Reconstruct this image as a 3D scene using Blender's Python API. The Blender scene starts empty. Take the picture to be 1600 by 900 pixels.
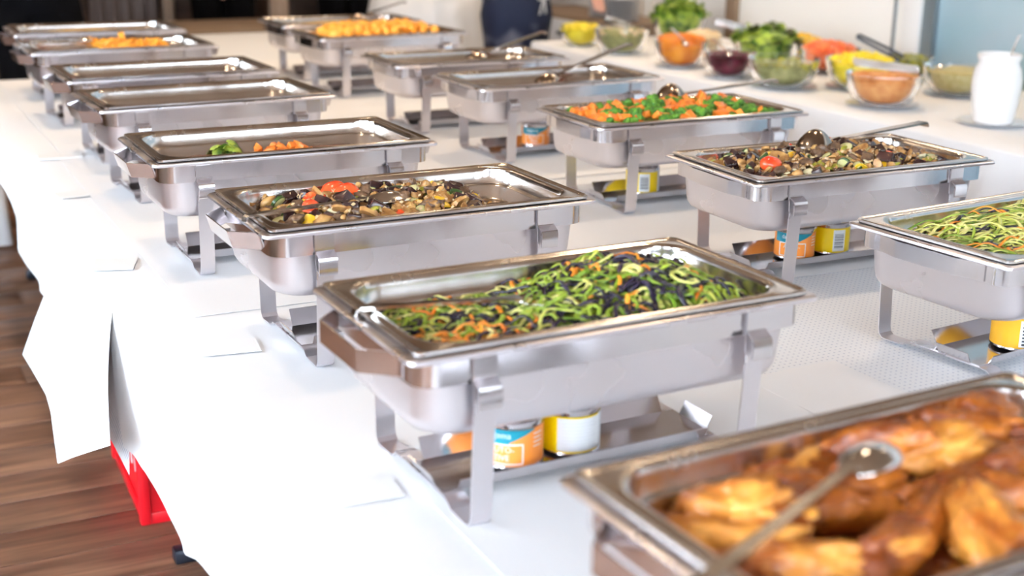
import bpy, bmesh, math, random
from math import sin, cos, pi, radians
from mathutils import Vector, Matrix, noise

R = random.Random(7)
SC = bpy.context.scene
COL = SC.collection

# ------------------------------------------------------------------ camera, light, exposure
cam_d = bpy.data.cameras.new('camera')
cam = bpy.data.objects.new('camera', cam_d)
COL.objects.link(cam)
cam_d.sensor_width = 36.0
cam_d.lens = 2072.4 / 1600 * 36
cam_d.clip_start = 0.05
YAW, PITCH, ROLL = 0.468, 0.29386, 0.013755
cam.matrix_world = (Matrix.Translation((0, 0, 1.51)) @ Matrix.Rotation(-YAW, 4, 'Z')
                    @ Matrix.Rotation(pi / 2 - PITCH, 4, 'X') @ Matrix.Rotation(ROLL, 4, 'Z'))
cam_d.dof.use_dof = True
cam_d.dof.focus_distance = 2.4
cam_d.dof.aperture_fstop = 3.0
SC.camera = cam

w = bpy.data.worlds.new('daylight')
SC.world = w
w.use_nodes = True
w.node_tree.nodes['Background'].inputs[0].default_value = (0.72, 0.82, 1.0, 1)
w.node_tree.nodes['Background'].inputs[1].default_value = 1.0

def area(name, loc, target, sx, sy, power, colr):
    d = bpy.data.lights.new(name, 'AREA')
    d.shape = 'RECTANGLE'; d.size = sx; d.size_y = sy
    d.energy = power; d.color = colr
    o = bpy.data.objects.new(name, d); COL.objects.link(o)
    o.location = loc
    o.rotation_euler = (Vector(target) - Vector(loc)).to_track_quat('-Z', 'Y').to_euler()
    return o
# daylight standing in the window openings (left wall and the wall behind the camera)
for k, (wy, pw) in enumerate(((-0.9, 235), (1.5, 215), (3.9, 90))):
    area('window_daylight', (-2.72, wy, 1.75), (0.5, wy, 1.4), 1.6, 1.9, pw, (0.80, 0.90, 1.0))
for k, wx in enumerate((-0.9, 1.6)):
    area('window_daylight', (wx, -2.72, 1.75), (wx, 0, 1.3), 1.7, 1.9, 165, (0.80, 0.90, 1.0))
SC.view_settings.view_transform = 'Standard'
SC.view_settings.look = 'None'
SC.view_settings.gamma = 1.0
SC.view_settings.exposure = 0.04

# ------------------------------------------------------------------ helpers
def tag(o, label=None, cat=None, group=None, kind=None):
    if label: o['label'] = label
    if cat: o['category'] = cat
    if group: o['group'] = group
    if kind: o['kind'] = kind
    return o

def link_mesh(name, me, mats, parent=None, loc=None, rot=None, scale=None):
    if mats is not None and len(me.materials) == 0:
        for m in (mats if isinstance(mats, (list, tuple)) else [mats]):
            me.materials.append(m)
    o = bpy.data.objects.new(name, me)
    COL.objects.link(o)
    if parent: o.parent = parent
    if loc is not None: o.location = loc
    if rot is not None: o.rotation_euler = rot
    if scale is not None: o.scale = scale
    return o

def fin(bm, name, smooth=True, angle=35):
    me = bpy.data.meshes.new(name)
    bmesh.ops.recalc_face_normals(bm, faces=bm.faces)
    bm.to_mesh(me); bm.free()
    if smooth:
        me.polygons.foreach_set('use_smooth', [True] * len(me.polygons))
        if angle is not None:
            try: me.set_sharp_from_angle(angle=radians(angle))
            except Exception: pass
    return me

def pyd(name, V, F, smooth=True, angle=None, mi=None):
    me = bpy.data.meshes.new(name)
    me.from_pydata([tuple(v) for v in V], [], F)
    if mi: me.polygons.foreach_set('material_index', mi)
    if smooth:
        me.polygons.foreach_set('use_smooth', [True] * len(me.polygons))
        if angle is not None: me.set_sharp_from_angle(angle=radians(angle))
    me.update()
    return me

def empty(name, loc=(0, 0, 0), rz=0, scale=None):
    o = bpy.data.objects.new(name, None); COL.objects.link(o)
    o.location = loc; o.rotation_euler = (0, 0, rz)
    o.empty_display_size = 0.05
    if scale: o.scale = scale
    return o

def box(bm, x0, x1, y0, y1, z0, z1, bev=0.0):
    r = bmesh.ops.create_cube(bm, size=1)
    vs = r['verts']
    for v in vs:
        v.co = Vector(((x0 + x1) / 2 + v.co.x * (x1 - x0), (y0 + y1) / 2 + v.co.y * (y1 - y0), (z0 + z1) / 2 + v.co.z * (z1 - z0)))
    if bev > 0:
        es = list({e for v in vs for e in v.link_edges})
        bmesh.ops.bevel(bm, geom=es, offset=bev, segments=2, affect='EDGES', profile=0.5)

def boxes_mesh(name, L, bev=0.0, smooth=False):
    bm = bmesh.new()
    for b in L: box(bm, *b, bev=bev)
    return fin(bm, name, smooth=smooth or bev > 0)

def rrect(hx, hy, r, z, seg=6, cx=0, cy=0):
    out = []
    for q, (sx, sy) in enumerate(((1, 1), (-1, 1), (-1, -1), (1, -1))):
        for k in range(seg + 1):
            a = q * pi / 2 + k / seg * pi / 2
            out.append((cx + sx * (hx - r) + r * cos(a), cy + sy * (hy - r) + r * sin(a), z))
    return out

def circ(r, z, n=24, cx=0, cy=0, ry=None):
    return [(cx + r * cos(2 * pi * k / n), cy + (ry or r) * sin(2 * pi * k / n), z) for k in range(n)]

def loft(rings, cap0=False, cap1=False, closed=False):
    V, F = [], []
    n = len(rings[0])
    for r in rings: V += r
    m = len(rings)
    for i in range(m if closed else m - 1):
        j = (i + 1) % m
        for k in range(n):
            l = (k + 1) % n
            F.append((i * n + k, i * n + l, j * n + l, j * n + k))
    if cap0: F.append(tuple(range(n - 1, -1, -1)))
    if cap1: F.append(tuple((m - 1) * n + k for k in range(n)))
    return V, F

def lathe(name, prof, n=28, cap0=True, cap1=False, angle=40):
    V, F = loft([circ(max(r, 1e-4), z, n) for r, z in prof], cap0, cap1)
    return pyd(name, V, F, True, angle)

def sweep(pts, w, t, wdir, closed=False):
    """flat strap swept along pts: width w along wdir, thickness t"""
    V, F = [], []
    pts = [Vector(p) for p in pts]; wd = Vector(wdir).normalized()
    n = len(pts)
    for i, p in enumerate(pts):
        a = pts[i - 1] if (i > 0 or closed) else p
        b = pts[(i + 1) % n] if (i < n - 1 or closed) else p
        tg = (b - a).normalized()
        nn = tg.cross(wd).normalized()
        for s, u in ((-1, -1), (1, -1), (1, 1), (-1, 1)):
            V.append(p + wd * (s * w / 2) + nn * (u * t / 2))
    for i in range(n if closed else n - 1):
        j = (i + 1) % n
        for k in range(4):
            l = (k + 1) % 4
            F.append((i * 4 + k, i * 4 + l, j * 4 + l, j * 4 + k))
    if not closed:
        F.append((3, 2, 1, 0)); b = (n - 1) * 4
        F.append((b, b + 1, b + 2, b + 3))
    return V, F

def tube(pts, rad, n=6, flat=1.0):
    V, F = [], []
    pts = [Vector(p) for p in pts]
    m = len(pts)
    rr = rad if isinstance(rad, (list, tuple)) else [rad] * m
    up = Vector((0, 0, 1))
    for i, p in enumerate(pts):
        tg = (pts[min(i + 1, m - 1)] - pts[max(i - 1, 0)]).normalized()
        s = tg.cross(up)
        if s.length < 1e-3: s = Vector((1, 0, 0))
        s.normalize(); u = s.cross(tg).normalized()
        for k in range(n):
            a = 2 * pi * k / n
            V.append(p + s * cos(a) * rr[i] + u * sin(a) * rr[i] * flat)
    for i in range(m - 1):
        for k in range(n):
            l = (k + 1) % n
            F.append((i * n + k, i * n + l, (i + 1) * n + l, (i + 1) * n + k))
    F.append(tuple(range(n - 1, -1, -1))); F.append(tuple((m - 1) * n + k for k in range(n)))
    return V, F

def join(parts):
    V, F, M = [], [], []
    for k, p in enumerate(parts):
        v, f = p[0], p[1]; mi = p[2] if len(p) > 2 else 0
        o = len(V); V += list(v); F += [tuple(i + o for i in q) for q in f]; M += [mi] * len(f)
    return V, F, M

# ------------------------------------------------------------------ materials
def mat(name, col, rough=0.5, metal=0.0, var=None, scale=20.0, bump=0.0, bscale=60.0, detail=3.0, stretch=None,
        rvar=0.0, spec=None, sss=0.0, trans=0.0, ior=None, coat=0.0, pos=(0.35, 0.65), coords='Object', glow=None):
    m = bpy.data.materials.new(name); m.use_nodes = True
    nt = m.node_tree; N = nt.nodes; L = nt.links
    b = N['Principled BSDF']
    b.inputs['Base Color'].default_value = (*col, 1)
    b.inputs['Roughness'].default_value = rough
    b.inputs['Metallic'].default_value = metal
    if spec is not None: b.inputs['Specular IOR Level'].default_value = spec
    if sss: b.inputs['Subsurface Weight'].default_value = sss; b.inputs['Subsurface Radius'].default_value = (0.01, 0.005, 0.003)
    if trans: b.inputs['Transmission Weight'].default_value = trans
    if ior: b.inputs['IOR'].default_value = ior
    if coat: b.inputs['Coat Weight'].default_value = coat
    if var or bump or rvar:
        tc = N.new('ShaderNodeTexCoord'); mp = N.new('ShaderNodeMapping')
        L.new(tc.outputs[coords], mp.inputs[0])
        if stretch: mp.inputs['Scale'].default_value = stretch
        if var or rvar:
            nz = N.new('ShaderNodeTexNoise'); nz.inputs['Scale'].default_value = scale; nz.inputs['Detail'].default_value = detail
            L.new(mp.outputs[0], nz.inputs[0])
        if var:
            cr = N.new('ShaderNodeValToRGB')
            cr.color_ramp.elements[0].position = pos[0]; cr.color_ramp.elements[1].position = pos[1]
            cr.color_ramp.elements[0].color = (*col, 1); cr.color_ramp.elements[1].color = (*var, 1)
            L.new(nz.outputs[0], cr.inputs[0]); L.new(cr.outputs[0], b.inputs['Base Color'])
        if rvar:
            mr = N.new('ShaderNodeMapRange'); mr.inputs['From Min'].default_value = 0.3; mr.inputs['From Max'].default_value = 0.7
            mr.inputs['To Min'].default_value = rough; mr.inputs['To Max'].default_value = rough + rvar
            L.new(nz.outputs[0], mr.inputs[0]); L.new(mr.outputs[0], b.inputs['Roughness'])
        if bump:
            n2 = N.new('ShaderNodeTexNoise'); n2.inputs['Scale'].default_value = bscale; n2.inputs['Detail'].default_value = 2
            L.new(mp.outputs[0], n2.inputs[0])
            bp = N.new('ShaderNodeBump'); bp.inputs['Strength'].default_value = bump; bp.inputs['Distance'].default_value = 0.004
            L.new(n2.outputs[0], bp.inputs['Height']); L.new(bp.outputs[0], b.inputs['Normal'])
    if glow:
        b.inputs['Emission Color'].default_value = (*glow[0], 1); b.inputs['Emission Strength'].default_value = glow[1]
    return m

M = {}
M['steel'] = mat('polished_steel', (0.72, 0.69, 0.70), 0.11, 1.0, rvar=0.10, scale=9, bump=0.03, bscale=30)
M['steel_body'] = mat('brushed_steel', (0.76, 0.73, 0.76), 0.20, 1.0, rvar=0.22, scale=7, bump=0.06, bscale=9)
M['steel_pan'] = mat('pan_steel', (0.73, 0.69, 0.66), 0.14, 1.0, rvar=0.14, scale=12, bump=0.03, bscale=30)
M['steel_spoon'] = mat('spoon_steel', (0.82, 0.80, 0.78), 0.12, 1.0, rvar=0.06, scale=30)
M['steel_ladle_reflect'] = mat('ladle_steel_dark_reflection', (0.42, 0.35, 0.30), 0.16, 1.0, rvar=0.06, scale=30)  # reflection of the dark ceiling put into the base colour, browner than spoon steel
M['cloth'] = mat('white_tablecloth', (0.86, 0.87, 0.89), 0.85, bump=0.15, bscale=12)
M['cloth2'] = mat('salad_tablecloth', (0.84, 0.86, 0.90), 0.85, bump=0.12, bscale=9)
M['card'] = mat('card_white', (0.88, 0.88, 0.88), 0.7)
M['plastic_red'] = mat('red_plastic', (0.80, 0.01, 0.02), 0.35)
M['dark_metal'] = mat('dark_metal', (0.03, 0.035, 0.05), 0.4, 0.6)
M['tabletop'] = mat('table_board', (0.42, 0.33, 0.24), 0.6)
M['ceramic'] = mat('white_ceramic', (0.86, 0.86, 0.87), 0.2, coat=0.3)
M['plate'] = mat('plate_ceramic', (0.80, 0.82, 0.86), 0.25)
M['black_oil'] = mat('burner_gel', (0.02, 0.02, 0.03), 0.15)

def dotted():
    m = bpy.data.materials.new('dotted_paper'); m.use_nodes = True
    nt = m.node_tree; N = nt.nodes; L = nt.links; b = N['Principled BSDF']; b.inputs['Roughness'].default_value = 0.85
    tc = N.new('ShaderNodeTexCoord'); sp = N.new('ShaderNodeSeparateXYZ'); L.new(tc.outputs['Object'], sp.inputs[0])
    def mth(op, a, bb=None, c=None):
        n = N.new('ShaderNodeMath'); n.operation = op
        for i, v in enumerate((a, bb, c)):
            if v is None: continue
            if hasattr(v, 'type'): L.new(v, n.inputs[i])
            else: n.inputs[i].default_value = v
        return n.outputs[0]
    P = 0.0115
    def cell(sock): return mth('SUBTRACT', mth('FRACT', mth('DIVIDE', sock, P)), 0.5)
    yz = mth('ADD', sp.outputs[1], sp.outputs[2])
    dx, dy = cell(sp.outputs[0]), cell(yz)
    d = mth('SQRT', mth('ADD', mth('MULTIPLY', dx, dx), mth('MULTIPLY', dy, dy)))
    k = mth('LESS_THAN', d, 0.17)
    mx = N.new('ShaderNodeMix'); mx.data_type = 'RGBA'
    L.new(k, mx.inputs['Factor']); mx.inputs['A'].default_value = (0.84, 0.865, 0.90, 1); mx.inputs['B'].default_value = (0.62, 0.66, 0.74, 1)
    L.new(mx.outputs['Result'], b.inputs['Base Color'])
    return m
M['dotted'] = dotted()

def wood(name, c1, c2, sc=(1.2, 14, 14), rough=0.45):
    m = bpy.data.materials.new(name); m.use_nodes = True
    nt = m.node_tree; N = nt.nodes; L = nt.links; b = N['Principled BSDF']
    tc = N.new('ShaderNodeTexCoord'); oi = N.new('ShaderNodeObjectInfo'); mp = N.new('ShaderNodeMapping')
    L.new(tc.outputs['Object'], mp.inputs[0]); mp.inputs['Scale'].default_value = sc
    cb = N.new('ShaderNodeVectorMath'); cb.operation = 'SCALE'; cb.inputs[0].default_value = (13, 7, 5); L.new(oi.outputs['Random'], cb.inputs['Scale'])
    L.new(cb.outputs[0], mp.inputs['Location'])
    nz = N.new('ShaderNodeTexNoise'); nz.inputs['Scale'].default_value = 2.2; nz.inputs['Detail'].default_value = 6; nz.inputs['Distortion'].default_value = 0.6
    L.new(mp.outputs[0], nz.inputs[0])
    cr = N.new('ShaderNodeValToRGB'); cr.color_ramp.elements[0].position = 0.3; cr.color_ramp.elements[1].position = 0.72
    cr.color_ramp.elements[0].color = (*c1, 1); cr.color_ramp.elements[1].color = (*c2, 1)
    L.new(nz.outputs[0], cr.inputs[0])
    hs = N.new('ShaderNodeHueSaturation'); L.new(cr.outputs[0], hs.inputs['Color'])
    mr = N.new('ShaderNodeMapRange'); mr.inputs['To Min'].default_value = 0.75; mr.inputs['To Max'].default_value = 1.25
    L.new(oi.outputs['Random'], mr.inputs[0]); L.new(mr.outputs[0], hs.inputs['Value'])
    L.new(hs.outputs[0], b.inputs['Base Color'])
    b.inputs['Roughness'].default_value = rough
    bp = N.new('ShaderNodeBump'); bp.inputs['Strength'].default_value = 0.12; bp.inputs['Distance'].default_value = 0.002
    L.new(nz.outputs[0], bp.inputs['Height']); L.new(bp.outputs[0], b.inputs['Normal'])
    return m
M['plank'] = wood('floor_plank', (0.12, 0.055, 0.032), (0.33, 0.17, 0.10))
M['floor_gap'] = mat('floor_gap', (0.02, 0.012, 0.008), 0.9)
M['wood_dark'] = wood('dark_wood', (0.05, 0.028, 0.018), (0.11, 0.062, 0.042), (1, 1, 6))
M['wood_tan'] = wood('tan_wood', (0.36, 0.24, 0.16), (0.50, 0.36, 0.26), (8, 8, 1))
M['ceiling'] = mat('ceiling_paint', (0.20, 0.12, 0.07), 0.8)
M['wall_white'] = mat('white_wall_panel', (0.88, 0.88, 0.87), 0.6)
M['wall_beige'] = mat('beige_wall', (0.26, 0.18, 0.12), 0.8)
M['trim_white'] = mat('white_trim', (0.82, 0.83, 0.84), 0.4)
M['glass_blue'] = mat('door_glass', (0.28, 0.42, 0.50), 0.12, var=(0.40, 0.52, 0.58), scale=1.2, spec=0.8)
M['grey_metal'] = mat('grey_door_metal', (0.22, 0.26, 0.29), 0.4, 0.5)
M['window_glass'] = mat('window_glass', (0.95, 0.98, 1.0), 0.0, trans=1.0, ior=1.05)
M['glass'] = mat('bowl_glass', (0.97, 0.98, 0.99), 0.03, trans=1.0, ior=1.18)
M['curtain'] = mat('grey_brown_curtain', (0.17, 0.135, 0.125), 0.9)
M['black_cloth'] = mat('black_fabric', (0.003, 0.003, 0.004), 0.95, spec=0.1)
M['white_gown'] = mat('white_gown_fabric', (0.85, 0.83, 0.81), 0.8, bump=0.2, bscale=15)
M['navy'] = mat('navy_fabric', (0.008, 0.014, 0.042), 0.8, var=(0.22, 0.22, 0.27), scale=4.5, pos=(0.55, 0.68), detail=1.5)
M['skin'] = mat('skin', (0.62, 0.33, 0.24), 0.5, sss=0.1)
M['hair'] = mat('dark_hair', (0.03, 0.02, 0.015), 0.5)
M['cuff'] = mat('white_shirt_cuff', (0.82, 0.82, 0.84), 0.8)
M['sleeve'] = mat('dark_red_sleeve', (0.08, 0.02, 0.018), 0.8)
M['shoe'] = mat('black_shoe', (0.01, 0.01, 0.01), 0.3)
# food
M['eye'] = mat('eye', (0.02, 0.015, 0.01), 0.1)
M['lip'] = mat('lip', (0.45, 0.12, 0.11), 0.4)
fd = dict(rough=0.32, spec=0.6)
M['green_strand'] = mat('courgette_strand', (0.10, 0.19, 0.008), var=(0.36, 0.46, 0.04), scale=16, **fd)
M['pale_strand'] = mat('pale_courgette_strand', (0.50, 0.52, 0.08), var=(0.78, 0.72, 0.28), scale=20, **fd)
M['orange_strand'] = mat('carrot_strand', (0.72, 0.17, 0.008), var=(0.90, 0.34, 0.03), scale=20, **fd)
M['black_strand'] = mat('black_strand', (0.006, 0.006, 0.014), var=(0.03, 0.02, 0.045), scale=25, rough=0.2, spec=0.6)
M['bed_green'] = mat('vegetable_bed', (0.03, 0.045, 0.01), 0.5, var=(0.18, 0.20, 0.03), scale=55, bump=0.8, bscale=90)
M['bed_brown'] = mat('mushroom_bed', (0.09, 0.045, 0.02), 0.4, var=(0.30, 0.17, 0.07), scale=60, bump=1.0, bscale=110)
M['mushroom'] = mat('mushroom', (0.24, 0.10, 0.03), 0.25, var=(0.62, 0.36, 0.13), scale=35, bump=0.3)
M['mushroom_dark'] = mat('dark_mushroom', (0.06, 0.03, 0.016), 0.4, var=(0.20, 0.11, 0.06), scale=60, bump=0.8, bscale=150)
M['aubergine'] = mat('aubergine_skin', (0.018, 0.008, 0.010), 0.2, var=(0.06, 0.025, 0.02), scale=35)
M['red'] = mat('red_pepper', (0.72, 0.035, 0.012), 0.2, var=(0.85, 0.12, 0.03), scale=25, coat=0.3)
M['yellow'] = mat('yellow_pepper', (0.80, 0.42, 0.01), 0.25, var=(0.86, 0.58, 0.04), scale=20, coat=0.3)
M['olive'] = mat('olive_green_pepper', (0.26, 0.25, 0.02), 0.3, var=(0.42, 0.40, 0.05), scale=25)
M['zskin'] = mat('courgette_skin', (0.02, 0.05, 0.01), 0.3, var=(0.05, 0.10, 0.02), scale=60)
M['zflesh'] = mat('courgette_flesh', (0.66, 0.62, 0.32), 0.35, var=(0.50, 0.50, 0.20), scale=50)
M['nut'] = mat('pale_grain', (0.62, 0.45, 0.24), 0.5)
M['onion'] = mat('onion', (0.70, 0.66, 0.44), 0.3)
M['carrot'] = mat('carrot', (0.72, 0.16, 0.015), 0.35, var=(0.86, 0.28, 0.04), scale=25)
M['broc'] = mat('broccoli_crown', (0.03, 0.13, 0.008), 0.5, var=(0.13, 0.32, 0.02), scale=90, bump=1.0, bscale=260)
M['broc_stem'] = mat('broccoli_stem', (0.35, 0.52, 0.12), 0.4)
M['chicken'] = mat('fried_crust', (0.20, 0.04, 0.006), 0.36, var=(0.62, 0.19, 0.02), scale=22, detail=6, bump=1.0, bscale=90, coat=0.05, pos=(0.40, 0.66))
M['chicken_pale'] = mat('golden_crust', (0.36, 0.09, 0.01), 0.34, var=(0.80, 0.36, 0.06), scale=20, detail=6, bump=0.8, bscale=70, coat=0.1, pos=(0.38, 0.68))
M['potato'] = mat('potato_orange', (0.86, 0.32, 0.02), 0.4, var=(0.95, 0.48, 0.07), scale=20)
M['stew'] = mat('brown_stew', (0.14, 0.04, 0.02), 0.3, var=(0.28, 0.11, 0.05), scale=30, bump=0.5, bscale=60)
M['stew_red'] = mat('red_sauce', (0.30, 0.085, 0.04), 0.38, var=(0.44, 0.17, 0.09), scale=30, bump=0.4, bscale=60)
M['curry'] = mat('yellow_gratin', (0.70, 0.36, 0.04), 0.35, var=(0.85, 0.60, 0.20), scale=25, bump=0.5, bscale=60)
M['oil'] = mat('chicken_oil', (0.12, 0.035, 0.006), 0.2, var=(0.25, 0.08, 0.015), scale=20)
M['lettuce'] = mat('lettuce', (0.03, 0.11, 0.005), 0.45, var=(0.38, 0.50, 0.06), scale=28, pos=(.4, .6))
M['lettuce_dark'] = mat('dark_lettuce', (0.05, 0.03, 0.02), 0.45, var=(0.07, 0.12, 0.02), scale=14)
M['beet'] = mat('beetroot', (0.06, 0.002, 0.01), 0.3, var=(0.16, 0.005, 0.03), scale=30)
M['slaw'] = mat('coleslaw_strand', (0.62, 0.22, 0.05), 0.45, var=(0.80, 0.40, 0.15), scale=30)
M['grain'] = mat('pale_grain_salad', (0.55, 0.45, 0.17), 0.5, var=(0.70, 0.60, 0.30), scale=60)
M['yellow_veg'] = mat('bright_yellow_vegetable', (0.80, 0.62, 0.01), 0.3, var=(0.88, 0.72, 0.05), scale=20)
M['tomato'] = mat('tomato_salad', (0.78, 0.10, 0.02), 0.25, var=(0.88, 0.28, 0.10), scale=25)
M['herb'] = mat('grey_green_salad', (0.22, 0.24, 0.08), 0.4, var=(0.45, 0.42, 0.18), scale=30)
M['cream_veg'] = mat('cream_vegetable', (0.75, 0.55, 0.30), 0.4, var=(0.85, 0.70, 0.45), scale=30)
M['can_orange'] = mat('can_orange', (0.85, 0.27, 0.04), 0.3)
M['can_yellow'] = mat('can_yellow', (0.88, 0.62, 0.0), 0.3)
M['can_teal'] = mat('can_teal', (0.0, 0.22, 0.30), 0.3)
M['can_white'] = mat('can_white', (0.82, 0.84, 0.86), 0.4)
M['can_black'] = mat('can_black', (0.02, 0.02, 0.03), 0.4)
M['can_amber'] = mat('can_amber', (0.85, 0.42, 0.02), 0.3)
M['lamp_glow'] = mat('lamp_glow', (1, 0.85, 0.65), 0.5, glow=((1.0, 0.78, 0.52), 14.0))

# ------------------------------------------------------------------ room shell
XL, XR, YF, YB, ZT = -2.6, 4.35, 9.2, -2.6, 3.0
def struct(name, me, m, parent=None):
    o = link_mesh(name, me, m, parent)
    if parent is None: o['kind'] = 'structure'
    return o
flo = struct('floor', boxes_mesh('floor', [(XL - .1, XR + .1, YB - .1, YF + .1, -0.12, -0.022)]), M['floor_gap'])
pw = 0.172
plank_cache = {}
def plank_me(L):
    k = round(L, 3)
    if k not in plank_cache:
        plank_cache[k] = boxes_mesh('plank', [(-k / 2 + .001, k / 2 - .001, -pw / 2 + .002, pw / 2 - .002, -0.022, 0.0)], bev=0.0018)
        plank_cache[k].materials.append(M['plank'])
    return plank_cache[k]
rest_bm = bmesh.new()
row = 0; y = YB + 0.05
RP = random.Random(3)
while y < YF:
    yc = y + pw / 2
    x = XL - RP.choice((0.0, 0.5, 1.0, 1.4))
    while x < XR:
        L = RP.choice((1.8, 2.2))
        x0, x1 = max(x, XL), min(x + L, XR)
        if x1 - x0 > 0.05:
            if 2.2 < yc < 8.6 and x1 > -1.6 and x0 < 0.9:
                q = link_mesh('plank', plank_me(round(x1 - x0, 2)), None, flo, ((x0 + x1) / 2, yc, 0))
            else:
                box(rest_bm, x0 + .001, x1 - .001, yc - pw / 2 + .002, yc + pw / 2 - .002, -0.022, 0.0)
        x += L
    y += pw
rest = link_mesh('far_planks', fin(rest_bm, 'far_planks', smooth=False), M['plank'], flo); rest['kind'] = 'stuff'

struct('ceiling', boxes_mesh('ceiling', [(XL - .1, XR + .1, YB - .1, YF + .1, ZT, ZT + .1)]), M['ceiling'])
# right wall with white panel and grey glazed door
struct('wall_right', boxes_mesh('wall_right', [(XR, XR + .12, 6.9, YF, 0, ZT), (XR, XR + .12, 4.62, 6.02, 0, ZT), (XR, XR + .12, 6.02, 6.9, 2.3, ZT),
       (XR, XR + .12, YB, 4.62, 2.4, ZT), (XR, XR + .12, YB, -0.2, 0, 2.4), (XR+.06, XR + .12, 6.02, 6.9, 0, 2.3)]), M['wall_white'])
d = empty('door_1'); d['kind'] = 'structure'
for k in range(4):
    y0 = 4.55 - 1.15 * (k + 1); y1 = 4.55 - 1.15 * k
    f = link_mesh('door_frame', boxes_mesh('door_frame', [(XR - .02, XR + .05, y0, y0 + .06, 0, 2.4), (XR - .02, XR + .05, y1 - .07, y1, 0, 2.4),
                  (XR - .02, XR + .05, y0 + .06, y1 - .07, 0, .14), (XR - .02, XR + .05, y0 + .06, y1 - .07, 2.3, 2.4)]), M['grey_metal'], d)
    link_mesh('door_pane', boxes_mesh('door_pane', [(XR + .01, XR + .03, y0 + .06, y1 - .07, .14, 2.3)]), M['glass_blue'], d)
struct('trim_1', boxes_mesh('trim', [(XR - .035, XR + .02, 4.55, 4.66, 0, 2.45)], bev=.004), M['trim_white'])
struct('trim_2', boxes_mesh('trim', [(XR - .012, XR, 4.735, 4.745, 0, 2.45)]), M['grey_metal'])
struct('trim_3', boxes_mesh('trim', [(XR - .03, XR + .04, 5.94, 6.03, 0, 2.45)], bev=.004), M['wall_beige'])
struct('baseboard_right', boxes_mesh('baseboard_right', [(XR - .015, XR, 4.66, 5.94, 0, .09)]), M['trim_white'])
# far wall: dark wood panels with tan posts
struct('wall_far', boxes_mesh('wall_far', [(XL, XR, YF, YF + .12, 0, ZT)]), M['wall_beige'])
for i in range(9):
    x0 = XL + 0.1 + i * 0.76
    o = struct('trim_%d' % (10 + i), boxes_mesh('trim', [(x0, x0 + .68, YF - .03, YF, 0.05, 2.0)], bev=.004), M['wood_dark'])
struct('baseboard_far', boxes_mesh('baseboard_far', [(XL, XR, YF - .045, YF - .031, 0, .08)]), M['wood_tan'])

def wall_with_windows(name, axis, pos, out, a0, a1, wins, z0=0.75, z1=2.75):
    L = []
    def add(p, q, u, v):
        lo, hi = (pos, pos + out) if out > 0 else (pos + out, pos)
        L.append((lo, hi, p, q, u, v) if axis == 'x' else (p, q, lo, hi, u, v))
    a = a0
    for c, wd in wins:
        add(a, c - wd / 2, 0, ZT); add(c - wd / 2, c + wd / 2, 0, z0); add(c - wd / 2, c + wd / 2, z1, ZT); a = c + wd / 2
    add(a, a1, 0, ZT)
    struct(name, boxes_mesh(name, L), M['wall_beige'])
WN = [0]
def window(axis, pos, c, wd, z0=0.75, z1=2.75):
    WN[0] += 1
    root = empty('window_%d' % WN[0]); root['kind'] = 'structure'
    t = .06
    def B(p, q, u, v, d0=-.03, d1=.03):
        return (pos + d0, pos + d1, p, q, u, v) if axis == 'x' else (p, q, pos + d0, pos + d1, u, v)
    a, b = c - wd / 2, c + wd / 2
    link_mesh('window_frame', boxes_mesh('window_frame', [B(a, a + t, z0, z1), B(b - t, b, z0, z1), B(a + t, b - t, z0, z0 + t), B(a + t, b - t, z1 - t, z1),
                                     B(c - .025, c + .025, z0 + t, z1 - t)]), M['trim_white'], root)
    for p, q in ((a + t, c - .025), (c + .025, b - t)):
        link_mesh('window_pane', boxes_mesh('window_pane', [B(p, q, z0 + t, z1 - t, -.003, .003)]), M['window_glass'], root)
wl = [(-0.9, 1.8), (1.5, 1.8), (3.9, 1.8)]
wall_with_windows('wall_left', 'x', XL, -.12, YB, YF, wl)
for c, wd in wl: window('x', XL - .05, c, wd)
wb = [(-0.9, 1.9), (1.6, 1.9)]
wall_with_windows('wall_near', 'y', YB, -.12, XL, XR, wb)
for c, wd in wb: window('y', YB - .05, c, wd)

# ceiling lamps: warm pendants that light the far part of the room
def lamp(x, y, pw_):
    r = empty('ceiling_lamp', (x, y, ZT - .02)); 
    tag(r, None, 'lamp')
    link_mesh('lamp_housing', lathe('lamp_housing', [(.10, .02), (.10, -.05), (.093, -.05), (.09, -.03)], 24), M['dark_metal'], r)
    link_mesh('lamp_diffuser', lathe('lamp_diffuser', [(.088, -.034), (.05, -.042), (0.0, -.045)], 24, True, True), M['lamp_glow'], r)
    d = bpy.data.lights.new('lamp_light', 'SPOT'); d.energy = pw_; d.color = (1.0, .76, .52); d.spot_size = radians(130); d.spot_blend = 0.6; d.shadow_soft_size = .08
    o = bpy.data.objects.new('lamp_light', d); COL.objects.link(o); o.location = (x, y, ZT - .09)
    return r
k = 0
for yy in (2.6, 4.6, 6.6):
    for xx in (0.2, 2.2, 3.8):
        r = lamp(xx, yy, 30 if yy < 3 else 60)
        r['label'] = 'round recessed ceiling lamp %s, %s' % (('above the near dishes', 'above the middle dishes', 'above the far dishes')[(2.6, 4.6, 6.6).index(yy)], ('on the left side', 'in the centre', 'on the right side')[(0.2, 2.2, 3.8).index(xx)])
        r['group'] = 'warm ceiling lamps'

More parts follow.
